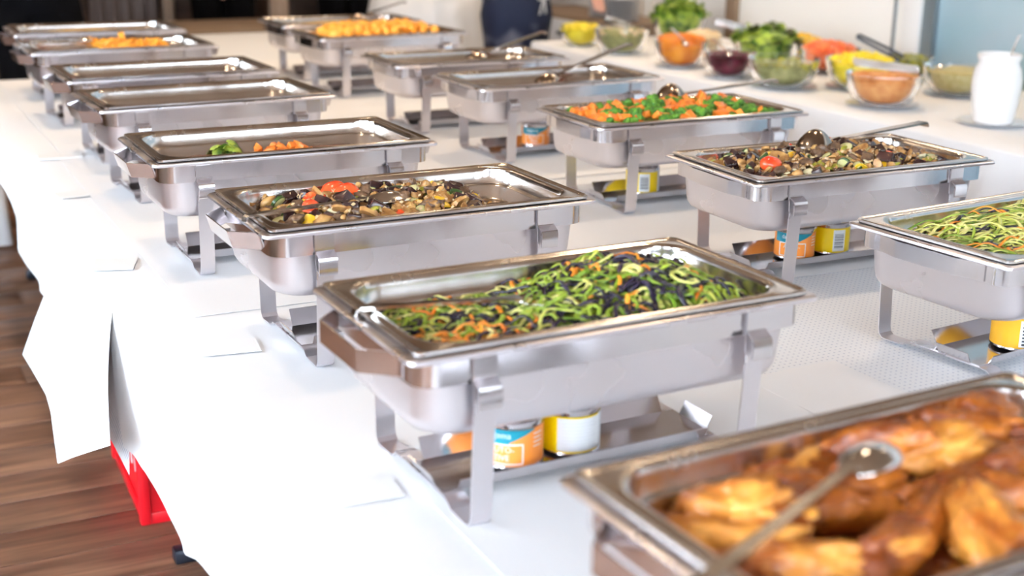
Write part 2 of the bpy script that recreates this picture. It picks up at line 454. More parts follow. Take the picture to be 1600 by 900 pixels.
# ------------------------------------------------------------------ tables and cloths
TZ = 0.75
def table(x0, x1, y0, y1, label, legs):
    r = empty('folding_table', ((x0 + x1) / 2, (y0 + y1) / 2, 0)); tag(r, label, 'table')
    cx, cy = (x0 + x1) / 2, (y0 + y1) / 2
    link_mesh('tabletop', boxes_mesh('tabletop', [(x0 - cx, x1 - cx, y0 - cy, y1 - cy, TZ - .032, TZ - .004)], bev=.004), M['tabletop'], r)
    for lx, ly in legs:
        link_mesh('leg', boxes_mesh('leg', [(lx - cx - .018, lx - cx + .018, ly - cy - .018, ly - cy + .018, .04, TZ - .032)]), M['dark_metal'], r)
    ys = sorted({l[1] for l in legs})
    for yy in ys:
        link_mesh('foot', boxes_mesh('foot', [(x0 - cx + .14, x1 - cx - .14, yy - cy - .02, yy - cy + .02, .005, .04)], bev=.006), M['dark_metal'], r)
    return r
table(.41, 1.235, .35, 2.95, 'folding buffet table under the near half of the left dish row', [(.62, .7), (1.0, .7), (.62, 2.80), (1.0, 2.80)])
table(.41, 1.235, 2.96, 5.58, 'folding buffet table under the far half of the left dish row', [(.62, 3.62), (1.0, 3.62), (.62, 5.33), (1.0, 5.33)])
table(1.26, 2.30, .35, 6.95, 'long buffet table under the right dish row', [(1.45, .8), (2.1, .8), (1.45, 6.5), (2.1, 6.5), (1.45, 3.2), (2.1, 3.2)])
table(3.2, 4.22, 2.2, 6.08, 'salad buffet table by the right wall', [(3.4, 2.6), (4.0, 2.6), (3.4, 5.7), (4.0, 5.7)])

def hem_interp(H, y):
    if y >= H[0][0]: return H[0][1:]
    for a, b in zip(H, H[1:]):
        if b[0] <= y <= a[0]:
            t = (a[0] - y) / (a[0] - b[0]); return tuple(a[i] + (b[i] - a[i]) * t for i in range(1, len(a)))
    return H[-1][1:]
def cloth_strip(name, xr, H, ztop, m, fold=0.0, xe=.392, ny=80, label=None):
    """top surface from x=xr to the table edge xe, then hanging to the hem H: list of (edge_y, hem_x, hem_y, hem_z), far to near"""
    V, F = [], []
    rows = []
    y1, y0 = H[0][0], H[-1][0]
    for i in range(ny + 1):
        y = y1 + (y0 - y1) * i / ny
        hx, hy, hz = hem_interp(H, y)
        r = []
        for k in range(9):
            t = k / 8; x = xr + (xe + .012 - xr) * t
            r.append(Vector((x, y, ztop + .0012 * noise.noise(Vector((x * 7, y * 5, 0))))))
        r.append(Vector((xe + .002, y, ztop - .004)))
        for k in range(1, 11):
            t = k / 10
            e = Vector((xe, y, ztop - .012)); h = Vector((hx, hy, hz))
            p = e.lerp(h, t)
            p.x -= fold * t * (sin(y * 13 + 2 * sin(y * 5)) + .4 * sin(y * 31)) 
            p.x -= .005 * sin(pi * t)
            r.append(p)
        rows.append(r)
    n = len(rows[0])
    for r in rows: V += r
    for i in range(ny):
        for k in range(n - 1):
            F.append((i * n + k, i * n + k + 1, (i + 1) * n + k + 1, (i + 1) * n + k))
    me = pyd(name, V, F)
    return link_mesh(name, me, m)
# far sheet over the left table, nearer sheet, and the nearest sheet beyond the slit
o = cloth_strip('paper_tablecloth', 1.25, [(5.6, .37, 5.6, .60), (4.6, .365, 4.6, .66), (3.95, .365, 3.93, .715), (3.86, .365, 3.83, .70), (3.76, .365, 3.72, .62), (3.68, .365, 3.64, .57), (3.52, .365, 3.50, .560), (3.38, .365, 3.36, .545), (3.22, .365, 3.2, .555), (3.08, .365, 3.05, .60), (2.90, .365, 2.88, .62)], TZ, M['cloth'], .008)
tag(o, 'white tablecloth over the far half of the left table, hem hanging short in soft folds', 'tablecloth')
o = cloth_strip('paper_tablecloth', 1.25, [(2.95, .30, 3.138, .442), (2.90, .30, 2.95, .466), (2.85, .30, 2.82, .478), (2.80, .30, 2.747, .479), (2.74, .30, 2.70, .455), (2.70, .30, 2.685, .395), (2.67, .302, 2.69, .345), (2.59, .306, 2.496, .436), (2.50, .311, 2.267, .540), (2.42, .315, 2.066, .632)], TZ + .002, M['cloth'], .002)
tag(o, 'white tablecloth sheet with a pointed corner hanging out over the wooden floor', 'tablecloth')
o = cloth_strip('paper_tablecloth', 1.25, [(2.44, .374, 2.294, .527), (2.36, .374, 2.20, .548), (2.25, .374, 2.08, .567), (2.1, .374, 1.944, .568), (1.95, .374, 1.84, .550), (1.90, .374, 1.828, .538), (1.8, .374, 1.75, .566), (1.7, .376, 1.67, .578), (1.3, .385, 1.3, .56), (.33, .385, .33, .55)], TZ + .003, M['cloth'], .002)
tag(o, 'white tablecloth sheet covering the nearest end of the left table above the red crate', 'tablecloth')
# dotted under-cloth peeking through the slit
V, F = [], []
for i in range(13):
    y = 2.78 - i * .04
    for k in range(6): V.append((.402 - .004 * k, y, .738 - .054 * k))
for i in range(12):
    for k in range(5): F.append((i * 6 + k, i * 6 + k + 1, (i + 1) * 6 + k + 1, (i + 1) * 6 + k))
tag(link_mesh('dotted_undercloth', pyd('dotted_undercloth', V, F), M['dotted']), 'pale blue dotted under-cloth showing through the slit above the red crate', 'tablecloth')

def sheet(name, x0, x1, y0, y1, z, m, t=.0008, wav=.001, nx=10, ny=20, drop=None, rz=0):
    V, F = [], []
    cx, cy = (x0 + x1) / 2, (y0 + y1) / 2
    for j in range(ny + 1):
        for i in range(nx + 1):
            x = (x1 - x0) * (i / nx - .5); yy = (y1 - y0) * (j / ny - .5)
            V.append((x, yy, wav * noise.noise(Vector((x * 9 + cx, yy * 6 + cy, 1.3)))))
    for j in range(ny):
        for i in range(nx):
            a = j * (nx + 1) + i
            F.append((a, a + 1, a + nx + 2, a + nx + 1))
    n0 = len(V)
    V += [(v[0], v[1], v[2] - t) for v in V[:n0]]
    F += [tuple(n0 + i for i in reversed(f)) for f in F[:]]
    bd = [j * (nx + 1) for j in range(ny + 1)] + [ny * (nx + 1) + i for i in range(1, nx + 1)] + [j * (nx + 1) + nx for j in range(ny - 1, -1, -1)] + [i for i in range(nx - 1, 0, -1)]
    for a, b in zip(bd, bd[1:] + bd[:1]): F.append((a, b, b + n0, a + n0))
    return link_mesh(name, pyd(name, V, F, True, 40), m, None, (cx, cy, z + t), (0, 0, rz))
# runner sheets under the left dishes
tag(sheet('paper_runner', .517, 1.15, 2.30, 3.9, TZ + .0045, M['cloth']), 'white paper runner under the middle dishes of the left row', 'table runner')
tag(sheet('paper_runner', .535, 1.15, 3.92, 5.5, TZ + .0035, M['cloth']), 'white paper runner under the farthest dishes of the left row', 'table runner')
tag(sheet('paper_runner', .606, 1.18, .55, 1.60, TZ + .0052, M['cloth']), 'white paper runner under the two nearest dishes of the left row', 'table runner')
for k, (cx, cy, sx, sy, lb) in enumerate(((.525, 3.915, .12, .07, 'lying before the fifth dish from the front'), (.495, 3.41, .11, .07, 'lying before the fourth dish from the front'),
        (.452, 2.71, .085, .09, 'lying by the dish with pink residue'), (.53, 2.11, .10, .07, 'lying before the mushroom dish of the left row'), (.543, 1.485, .085, .06, 'lying before the dish of black and green vegetable strands'))):
    o = sheet('name_card', cx - sx / 2, cx + sx / 2, cy - sy / 2, cy + sy / 2, TZ + (.006 if k > 1 else .004), M['card'], .004 if k == 0 else .0012, .001, 3, 3, rz=(-.05, .1, -.3, -.15, -.1)[k])
    tag(o, 'flat white card ' + lb, 'card')

# right table cloth with drape on its far side
def draped(name, x0, x1, y0, y1, z, zb, m, amp, freq, sides, ph=0.0, lead=0.03):
    V, F, rows = [], [], []
    ny = int((y1 - y0) / .03)
    for j in range(ny + 1):
        y = y0 + (y1 - y0) * j / ny; r = []
        w = sin(y * freq + 1.7 * sin(y * 3.1) + ph) + .35 * sin(y * freq * 2.3 + 1)
        if 'L' in sides:
            for k in range(8):
                t = 1 - k / 7
                r.append((x0 - .004 - lead * t - amp * w * min(1, t * 2.5), y, zb + (z - .01 - zb) * (1 - t)))
        for k in range(9): r.append((x0 + .004 + (x1 - x0 - .008) * k / 8, y, z + .001 * noise.noise(Vector((k, y * 6, 0)))))
        if 'R' in sides:
            for k in range(8):
                t = k / 7
                r.append((x1 + .004 + lead * t + amp * w * min(1, t * 2.5), y, z - .01 + (zb - z + .01) * t))
        rows.append(r)
    n = len(rows[0])
    for r in rows: V += r
    for i in range(len(rows) - 1):
        for k in range(n - 1): F.append((i * n + k, i * n + k + 1, (i + 1) * n + k + 1, (i + 1) * n + k))
    return link_mesh(name, pyd(name, V, F), m)
o = draped('paper_tablecloth', 1.256, 2.31, .33, 6.97, TZ + .001, .12, M['dotted'], .008, 20, 'R')
tag(o, 'white dotted tablecloth over the right dish row table', 'tablecloth')
tag(sheet('paper_runner', 1.262, 1.45, .60, 1.63, TZ + .003, M['cloth'], rz=.03), 'plain white paper strip with a crease between the two front dishes', 'table runner')
tag(sheet('paper_runner', 1.35, 2.25, 2.06, 2.9, TZ + .003, M['cloth'], rz=-.03), 'plain white paper sheet under the mushroom dish of the right row', 'table runner')
tag(sheet('paper_runner', 1.35, 2.25, 3.1, 5.8, TZ + .003, M['cloth']), 'plain white paper sheet under the far dishes of the right row', 'table runner')
o = draped('salad_tablecloth', 3.18, 4.24, 2.18, 6.10, TZ + .001, .03, M['cloth2'], .012, 34, 'L', .5, .05)
tag(o, 'white tablecloth with pleated front draped over the salad table', 'tablecloth')

# beer crate on the floor under the table
cr = empty('plastic_crate', (.695, 3.24, 0), -.03); tag(cr, 'red plastic crate with white printed lettering under the left table', 'crate')
W2, L2, HC, t = .155, .215, .30, .012
bm = bmesh.new()
for b in ((-W2, W2, -L2, L2, 0, .012), (-W2, -W2 + t, -L2, L2, .012, HC), (W2 - t, W2, -L2, L2, .012, HC), (-W2 + t, W2 - t, -L2, -L2 + t, .012, HC), (-W2 + t, W2 - t, L2 - t, L2, .012, HC)):
    box(bm, *b)
link_mesh('body', fin(bm, 'crate_body', False), M['plastic_red'], cr)
for sx in (-1, 1):
    for sy in (-1, 1):
        bm = bmesh.new(); box(bm, sx * W2 - .014, sx * W2 + .014, sy * L2 - .014, sy * L2 + .014, 0, HC, bev=.008)
        link_mesh('corner_post', fin(bm, 'crate_post'), M['plastic_red'], cr)
for z in (0.0, HC - .03):
    bm = bmesh.new()
    box(bm, -W2 - .008, -W2, -L2, L2, z, z + .03, bev=.003); box(bm, W2, W2 + .008, -L2, L2, z, z + .03, bev=.003)
    box(bm, -W2, W2, -L2 - .008, -L2, z, z + .03, bev=.003); box(bm, -W2, W2, L2, L2 + .008, z, z + .03, bev=.003)
    link_mesh('rim_band', fin(bm, 'crate_rim'), M['plastic_red'], cr)
bm = bmesh.new()
for k in range(5):   # worn white print on the long left side, unreadable swirls
    y0 = -.13 + k * .055
    box(bm, -W2 - .002, -W2, y0, y0 + .03, .12 + .01 * (k % 2), .128 + .01 * (k % 2)); box(bm, -W2 - .002, -W2, y0 + .012, y0 + .02, .10, .16)
link_mesh('print', fin(bm, 'crate_print', False), M['can_white'], cr)

# ------------------------------------------------------------------ chafing dishes
def build_dish_meshes(protrude, tag_, tilt=0.0):
    m = {}
    rings = [rrect(.285, .156, .010, .2365), rrect(.2875, .1585, .012, .2385), rrect(.2875, .1585, .012, .2425), rrect(.285, .156, .012, .2435), rrect(.281, .152, .014, .2405),
             rrect(.276, .149, .03, .2405), rrect(.272, .146, .055, .2425), rrect(.268, .143, .056, .2425), rrect(.263, .138, .054, .2395), rrect(.2615, .1365, .053, .232),
             rrect(.260, .135, .052, .214), rrect(.2585, .1335, .052, .2125), rrect(.2555, .1305, .05, .2115), rrect(.254, .129, .05, .209), rrect(.249, .124, .048, .190), rrect(.243, .118, .045, .184), rrect(.225, .10, .04, .182)]
    V, F = loft(rings, False, True); m['food_pan'] = pyd('food_pan', V, F, True, 50)
    rings = [rrect(.286, .157, .012, .2355), rrect(.296, .1625, .012, .2365), rrect(.2995, .166, .013, .2345), rrect(.300, .1665, .013, .231), rrect(.298, .165, .012, .229), rrect(.288, .157, .02, .229),
             rrect(.2775, .147, .034, .227), rrect(.2755, .1455, .036, .216), rrect(.273, .1435, .046, .145), rrect(.2715, .142, .047, .135), rrect(.267, .138, .047, .1265), rrect(.258, .129, .046, .1205), rrect(.244, .116, .04, .118), rrect(.225, .098, .03, .1175)]
    V, F = loft(rings, False, True); m['water_pan'] = pyd('water_pan', V, F, True, 50)
    def band(hx, hy, r, z0, z1, t):
        return loft([rrect(hx, hy, r, z0, 4), rrect(hx, hy, r, z1, 4), rrect(hx - t, hy - t, r, z1, 4), rrect(hx - t, hy - t, r, z0, 4)], closed=True)
    V, F = band(.284, .1535, .030, .194, .2285, .002); m['frame_band'] = pyd('frame_band', V, F, True, 40)
    # handle: bent strip, left side; mirrored for the right
    for s, nm in ((-1, 'handle'), (1, 'handle_r')):
        x0, x1 = s * .2855, s * (.2855 + protrude)
        pts = [(x0, -.112, .211), (x0, -.100, .211), (x1, -.062, .209), (x1, .062, .209), (x0, .100, .211), (x0, .112, .211)]
        V, F = sweep(pts, .030, .002, (s * tilt, 0, 1)); m[nm] = pyd(nm, V, F, False)
    # legs: near/far, each ending in a curved foot
    for sy in (-1, 1):
        P = [(0, sy * .1555, .2275), (0, sy * .1555, .19), (0, sy * .1575, .16), (0, sy * .1520, .06), (0, sy * .1500, .018), (0, sy * .1475, .008), (0, sy * .141, .0022), (0, sy * .132, .0012), (0, sy * .095, .0030), (0, sy * .082, .0115), (0, sy * .070, .0125)]
        V, F = sweep(P, .029, .0022, (1, 0, 0)); m['leg%d' % sy] = pyd('leg', V, F, True, 30)
        P = [(0, sy * .158, .204), (0, sy * .158, .200), (0, sy * .164, .196), (0, sy * .172, .192), (0, sy * .1745, .186), (0, sy * .1735, .166), (0, sy * .1725, .164), (0, sy * .1715, .166), (0, sy * .1725, .184), (0, sy * .169, .188)]
        V, F = sweep(P, .031, .0018, (1, 0, 0)); V2, F2 = sweep([(0, sy * .1583, .2265), (0, sy * .1583, .204)], .033, .0016, (1, 0, 0))
        VV, FF, _ = join([(V, F), (V2, F2)]); m['clip%d' % sy] = pyd('clip', VV, FF, True, 30)
    V, F = sweep([(0, -.072, .0125), (0, .072, .0125)], .029, .0022, (1, 0, 0)); m['cross_strap'] = pyd('cross_strap', V, F, False)
    V, F = [], []
    plate = [(-.212, -.066, .0145), (.212, -.066, .0145), (.212, .036, .0145), (-.212, .036, .0145)]
    a = join([sweep([(-.212, -.015, .0145), (.212, -.015, .0145)], .102, .0015, (0, 1, 0)),
              sweep([(-.193, -.072, .0235), (.193, -.072, .0235)], .020, .0015, (0, .5, -.9)),
              sweep([(-.193, .045, .028), (.193, .045, .028)], .031, .0015, (0, .55, .84))])
    m['burner_tray'] = pyd('burner_tray', a[0], a[1], False)
    for sx in (-1, 1):
        a = sweep([(sx * .212, -.015, .0145), (sx * .222, -.015, .034)], .066, .0014, (0, 1, 0)); m['tray_tab%d' % sx] = pyd('tray_tab', a[0], a[1], False)
    return m
DM = build_dish_meshes(.038, 'a', .30); DMA = build_dish_meshes(.038, 'c', 0.0); DM2 = build_dish_meshes(.006, 'b')
def dish(name, x, y, rz, label, row2=False, hue=None):
    r = empty('chafing_dish', (x, y, TZ + .006), rz, (1.025, 1.0, .92) if row2 else (1, 1, 1))
    tag(r, label, 'chafing dish', 'steel chafing dishes in two rows')
    D = DM2 if row2 else (DMA if name in ('A', 'A0') else DM)
    link_mesh('food_pan', D['food_pan'], M['steel_pan'], r)
    wp = link_mesh('water_pan', D['water_pan'], M['steel_body'], r)
    fb = link_mesh('frame_band', D['frame_band'], M['steel'], r)
    link_mesh('handle', D['handle'], M['steel'], r); link_mesh('handle', D['handle_r'], M['steel'], r)
    for sx in (-1, 1):
        for sy in (-1, 1):
            lg = link_mesh('leg', D['leg%d' % sy], M['steel_body'], r, (sx * .2, 0, 0))
            link_mesh('clip', D['clip%d' % sy], M['steel'], lg)
        link_mesh('cross_strap', D['cross_strap'], M['steel_body'], r, (sx * .2, 0, 0))
    tr = link_mesh('burner_tray', D['burner_tray'], M['steel'], r)
    link_mesh('tray_tab', D['tray_tab-1'], M['steel'], tr); link_mesh('tray_tab', D['tray_tab1'], M['steel'], tr)
    r['rz'] = rz
    return r
DISH = {}
for k, x, y, rz, lb in (
    ('A0', .847, .824, .046, 'steel chafing dish full of fried chicken in the right foreground'),
    ('A', .830, 1.485, .026, 'steel chafing dish full of green, black and orange vegetable strands in the centre'),
    ('B', .843, 2.099, .022, 'steel chafing dish of mushrooms, red and yellow peppers with its spoon laid to the left'),
    ('C', .804, 2.699, .015, 'nearly empty steel chafing dish with a few lettuce and salmon bits'),
    ('D', .818, 3.384, .06, 'empty steel chafing dish, just behind the one with lettuce bits'),
    ('E', .829, 3.894, .035, 'empty steel chafing dish, second behind the one with lettuce bits'),
    ('F', .820, 4.555, .05, 'steel chafing dish with orange carrot sticks and thick-handled tongs, far left'),
    ('G', .844, 5.100, .0, 'farthest steel chafing dish of the left row, beyond the carrot sticks')):
    DISH[k] = dish(k, x, y, rz, lb)
for k, x, y, rz, lb in (
    ('R0', 1.815, 1.565, .10, 'steel chafing dish of pale courgette strands cut by the right edge of the photo'),
    ('R1', 1.835, 2.157, -.01, 'steel chafing dish of mushrooms and tomatoes with a ladle handle pointing right'),
    ('R2', 1.866, 2.805, -.007, 'steel chafing dish of broccoli and carrot pieces'),
    ('R3', 1.867, 3.471, .03, 'steel chafing dish of reddish stew just behind the broccoli dish'),
    ('R4', 1.835, 3.996, .002, 'steel chafing dish of brown stew, second behind the broccoli dish'),
    ('R5', 1.845, 4.801, .07, 'steel chafing dish heaped with orange potato pieces'),
    ('R6', 1.86, 5.27, .03, 'farthest steel chafing dish of the right row, yellow gratin inside')):
    DISH[k] = dish(k, x, y, rz, lb, True)

def to_world(k, p):
    o = DISH[k]; rz = o.rotation_euler.z; s = o.scale
    x, y, z = p[0] * s[0], p[1] * s[1], p[2] * s[2]
    return Vector((o.location.x + x * cos(rz) - y * sin(rz), o.location.y + x * sin(rz) + y * cos(rz), o.location.z + z))

# ------------------------------------------------------------------ food: beds (heaps) in the pans
def heap_fn(kind, seed):
    def f(x, y):
        n = noise.noise(Vector((x * 9 + seed, y * 9, seed))) 
        ex = max(0, 1 - (abs(x) / .268) ** 4) ; ey = max(0, 1 - (abs(y) / .138) ** 4)
        e = ex * ey
        if kind == 'full': return .205 + .028 * e + .008 * n
        if kind == 'full_right': return .190 + (.016 + .046 * max(0, min(1, (x + .10) / .2))) * e + .008 * n
        if kind == 'slope': 
            t = max(0, min(1, (.215 - x) / .12)); return .190 + (.042 * t) * e ** .5 + .008 * n
        if kind == 'high': return .208 + .036 * e + .01 * n
        if kind == 'low': return .196 + .003 * n
        if kind == 'pile': 
            return .192 + .055 * math.exp(-((x - .02) / .14) ** 2 - (y / .09) ** 2) * 1.0 + .01 * n
        return .2
    return f
def bed(k, kind, m, seed, label, cat='food', name='food_bed'):
    f = heap_fn(kind, seed); V, F = [], []
    nx, ny = 56, 30
    for j in range(ny + 1):
        for i in range(nx + 1):
            u, v = i / nx * 2 - 1, j / ny * 2 - 1
            # squircle mapping keeps the sheet inside the rounded pan corners
            x = u * .248 * (1 - .10 * v ** 6 * abs(u) ** 2); yy = v * .123 * (1 - .10 * u ** 6 * v * v)
            z = f(x, yy) - .006
            V.append((x, yy, max(z, .187)))
    for j in range(ny):
        for i in range(nx):
            a = j * (nx + 1) + i; F.append((a, a + 1, a + nx + 2, a + nx + 1))
    o = link_mesh(name, pyd(name, V, F), m)
    s = DISH[k]
    o.location = s.location; o.rotation_euler = s.rotation_euler; o.scale = s.scale
    tag(o, label, cat, None, 'stuff')
    return f

def strands(k, f, m, n, curl, rad, length, seed, label, name, xr=(-.245, .245), yr=(-.118, .118), dz=0.0, aim=None, flat=.45):
    rr = random.Random(seed); parts = []
    for _ in range(n):
        x, y = rr.uniform(*xr), rr.uniform(*yr)
        a = rr.uniform(0, 2 * pi) if aim is None else aim + rr.gauss(0, .45)
        ln = length * rr.uniform(.6, 1.3); c = rr.choice((-1, 1)) * rr.uniform(*curl)
        st = 10; p = []; zo = rr.uniform(-.004, .009) + dz; tw = rr.uniform(0, 6)
        arch = rr.uniform(-.002, .010)
        r0 = rad * rr.uniform(.7, 1.3)
        for i in range(st + 1):
            z = f(x, y) + zo + arch * sin(pi * i / st) + .003 * sin(tw + i * .9)
            p.append((x, y, z))
            a += c * ln / st * (1 + .5 * sin(i + tw))
            nx_, ny_ = x + cos(a) * ln / st, y + sin(a) * ln / st
            if abs(nx_) > .247 or abs(ny_) > .122: a += pi / 2 * (1 if c > 0 else -1); nx_ = max(-.247, min(.247, nx_)); ny_ = max(-.122, min(.122, ny_))
            x, y = nx_ + 1e-5, ny_
        parts.append(tube(p, [r0 * (.5 if i in (0, st) else 1) for i in range(st + 1)], 5, flat))
    V, F, _ = join(parts)
    o = link_mesh(name, pyd(name, V, F), m)
    s = DISH[k]; o.location = s.location; o.rotation_euler = s.rotation_euler; o.scale = s.scale
    tag(o, label, 'vegetable strands', None, 'stuff')

fA = bed('A', 'full_right', M['bed_green'], 1, 'mixed vegetable bed under the strands in the centre dish', 'vegetables')
strands('A', fA, M['green_strand'], 380, (25, 85), .0031, .085, 11, 'glossy curled green courgette strands in the centre dish', 'courgette_strands')
strands('A', fA, M['pale_strand'], 200, (20, 80), .0031, .085, 12, 'pale yellow-green courgette strands in the centre dish', 'pale_courgette_strands')
strands('A', fA, M['black_strand'], 380, (5, 50), .0036, .07, 13, 'shiny black vegetable strands in the centre dish', 'black_strands')
strands('A', fA, M['orange_strand'], 90, (5, 50), .0028, .06, 14, 'orange carrot strands scattered in the centre dish', 'carrot_strands')
strands('A', fA, M['orange_strand'], 110, (5, 50), .0028, .05, 15, 'orange carrot strands heaped at the left end of the centre dish', 'carrot_strands', (-.245, -.10), (-.118, -.03), .003)
fR0 = bed('R0', 'full', M['bed_green'], 2, 'vegetable bed under the strands in the right-edge dish', 'vegetables')
strands('R0', fR0, M['pale_strand'], 470, (2, 16), .0031, .10, 21, 'pale straight courgette strands in the right-edge dish', 'pale_courgette_strands', aim=-.25)
strands('R0', fR0, M['green_strand'], 190, (2, 18), .0028, .10, 22, 'green courgette strands in the right-edge dish', 'courgette_strands', aim=-.25)
strands('R0', fR0, M['black_strand'], 75, (1, 14), .0032, .10, 23, 'black vegetable strands in the right-edge dish', 'black_strands', aim=-.25)
strands('R0', fR0, M['orange_strand'], 75, (1, 16), .0030, .09, 24, 'orange carrot strands in the right-edge dish', 'carrot_strands', aim=-.25)

# ---- chunk kinds (shared meshes)
def blob(name, sx, sy, sz, seed, amp=.25, sub=2, fr=1.6, mats=None, angle=None):
    bm = bmesh.new(); bmesh.ops.create_icosphere(bm, subdivisions=sub, radius=1)
    for v in bm.verts:
        n = noise.noise(v.co * fr + Vector((seed * 3.1, seed, 0)))
        v.co *= 1 + amp * n
        v.co = Vector((v.co.x * sx, v.co.y * sy, v.co.z * sz))
    me = fin(bm, name, True, angle); me.materials.append(mats); return me
def mushroom_slice(name, s, m, seed):
    out = []
    for i in range(11): a = pi * i / 10; out.append((cos(a) * s, sin(a) * s * .75 + .1 * s))
    out += [(-s * .85, -s * .05), (-s * .3, 0), (-s * .28, -s * .75), (0, -s * .85), (s * .28, -s * .75), (s * .3, 0), (s * .85, -s * .05)]
    h = s * .16; bend = .25
    V = [(x, y, h + bend * x * x / s) for x, y in out] + [(x, y, -h + bend * x * x / s) for x, y in out]
    n = len(out); F = [tuple(range(n)), tuple(range(2 * n - 1, n - 1, -1))] + [(i, n + i, n + (i + 1) % n, (i + 1) % n) for i in range(n)]
    me = pyd(name, V, F, True, 50); me.materials.append(m); return me
def zucchini(name, r, t, half):
    n = 18; rings = []
    ang = pi if half else 2 * pi
    k = n + 1 if half else n
    def rg(rad, z):
        p = [(rad * cos(ang * i / n), rad * sin(ang * i / n), z) for i in range(k)]
        return p
    R_ = [rg(r * .9, t), rg(r, t * .7), rg(r, -t * .7), rg(r * .9, -t)]
    V, F = loft(R_, True, True)
    mi = [1 if (len(f) > 4) else 0 for f in F]
    me = pyd(name, V, F, True, 40, mi); me.materials.append(M['zskin']); me.materials.append(M['zflesh']); return me
def patch(name, s, m, seed, bend=1.2, th=.2):
    """curved piece of pepper"""
    V, F = [], []; rr = random.Random(seed); n = 6
    wob = [rr.uniform(.8, 1.15) for _ in range(4)]
    for side in (1, -1):
        for j in range(n + 1):
            for i in range(n + 1):
                u, v = i / n - .5, j / n - .5
                q = 1 - .6 * (abs(u) * 2) ** 4 * (abs(v) * 2) ** 4 * .5
                x = u * 2 * s * wob[0] * q; y = v * 1.5 * s * wob[1] * q
                z = -bend * (x * x) / s * .6 - .3 * y * y / s + side * th * s * (1 - .5 * max(abs(u), abs(v)) * 2)
                V.append((x, y, z))
    N1 = (n + 1) ** 2
    for j in range(n):
        for i in range(n):
            a = j * (n + 1) + i
            F.append((a, a + 1, a + n + 2, a + n + 1)); F.append((N1 + a, N1 + a + n + 1, N1 + a + n + 2, N1 + a + 1))
    bd = [i for i in range(n + 1)] + [j * (n + 1) + n for j in range(1, n + 1)] + [n * (n + 1) + i for i in range(n - 1, -1, -1)] + [j * (n + 1) for j in range(n - 1, 0, -1)]
    for a, b in zip(bd, bd[1:] + bd[:1]): F.append((a, N1 + a, N1 + b, b))
    me = pyd(name, V, F, True, 50); me.materials.append(m); return me
def broccoli(name, s, seed):
    rr = random.Random(seed); parts = []
    V, F = tube([(0, 0, -s * .9), (0, 0, -s * .3), (0, 0, 0)], [s * .28, s * .25, s * .4], 7); parts.append((V, F, 1))
    for k in range(9):
        a = k * 2.4; q = s * .62 * math.sqrt(k / 9); c = Vector((cos(a) * q, sin(a) * q, s * .25 * (1 - k / 9)))
        bm = bmesh.new(); bmesh.ops.create_icosphere(bm, subdivisions=2, radius=s * rr.uniform(.34, .46))
        V = []
        for v in bm.verts:
            n = noise.noise(v.co * (9 / s) * .35 + Vector((k * 5, seed, 0))); V.append(c + v.co * (1 + .35 * n))
        F = [tuple(v.index for v in f.verts) for f in bm.faces]; bm.free(); parts.append((V, F, 0))
    V, F, mi = join(parts)
    me = pyd(name, V, F, True, None, mi); me.materials.append(M['broc']); me.materials.append(M['broc_stem']); return me
def cut_block(name, s, m, seed, el=1.0):
    rr = random.Random(seed); bm = bmesh.new(); bmesh.ops.create_cube(bm, size=2)
    for v in bm.verts: v.co = Vector((v.co.x * s * el * rr.uniform(.7, 1.2), v.co.y * s * rr.uniform(.7, 1.1), v.co.z * s * rr.uniform(.45, .8)))
    bmesh.ops.bevel(bm, geom=list(bm.edges), offset=s * .22, segments=2, affect='EDGES', profile=.6)
    me = fin(bm, name, True, 60); me.materials.append(m); return me

KIND = {
 'mushroom_slice': ([mushroom_slice('mushroom_slice', s, M['mushroom'], i) for i, s in enumerate((.016, .019, .013))], 'beige mushroom slice', 'mushroom'),
 'dark_mushroom': ([blob('dark_mushroom', s, s * .8, s * .5, i, .35, 3, 2.0, M['mushroom_dark']) for i, s in enumerate((.015, .018, .013))], 'dark brown mushroom cap', 'mushroom'),
 'mushroom_chunk': ([blob('mushroom_chunk', s, s * .7, s * .55, i + 4, .5, 2, 1.8, M['mushroom']) for i, s in enumerate((.014, .012, .010))], 'light brown mushroom chunk', 'mushroom'),
 'aubergine_piece': ([cut_block('aubergine_piece', s, M['aubergine'], i) for i, s in enumerate((.011, .014, .012))], 'dark aubergine cube', 'aubergine'),
 'red_pepper_piece': ([patch('red_pepper_piece', s, M['red'], i) for i, s in enumerate((.013, .017))], 'glossy red pepper piece', 'pepper'),
 'yellow_pepper_piece': ([patch('yellow_pepper_piece', s, M['yellow'], i + 5) for i, s in enumerate((.013, .015))], 'glossy yellow pepper piece', 'pepper'),
 'green_pepper_piece': ([patch('green_pepper_piece', s, M['olive'], i + 9) for i, s in enumerate((.015, .012))], 'olive-green pepper piece', 'pepper'),
 'courgette_slice': ([zucchini('courgette_slice', .015, .0035, True), zucchini('courgette_slice', .014, .0035, False)], 'green-rimmed courgette slice', 'courgette'),
 'onion_piece': ([patch('onion_piece', .012, M['onion'], 30, .8, .12)], 'pale onion piece', 'onion'),
 'carrot_piece': ([cut_block('carrot_piece', s, M['carrot'], i + 3, 1.25) for i, s in enumerate((.012, .014, .011))], 'orange steamed carrot piece', 'carrot'),
 'broccoli_floret': ([broccoli('broccoli_floret', s, i) for i, s in enumerate((.020, .017, .023))], 'green steamed broccoli floret', 'broccoli'),
 'potato_piece': ([blob('potato_piece', s * 1.25, s, s * .9, i + 8, .3, 2, 1.4, M['potato']) for i, s in enumerate((.016, .018, .014))], 'orange potato piece', 'potato'),
 'carrot_stick': ([cut_block('carrot_stick', .008, M['potato'], i + 20, 3.0) for i in range(2)], 'orange carrot stick', 'carrot'),
}
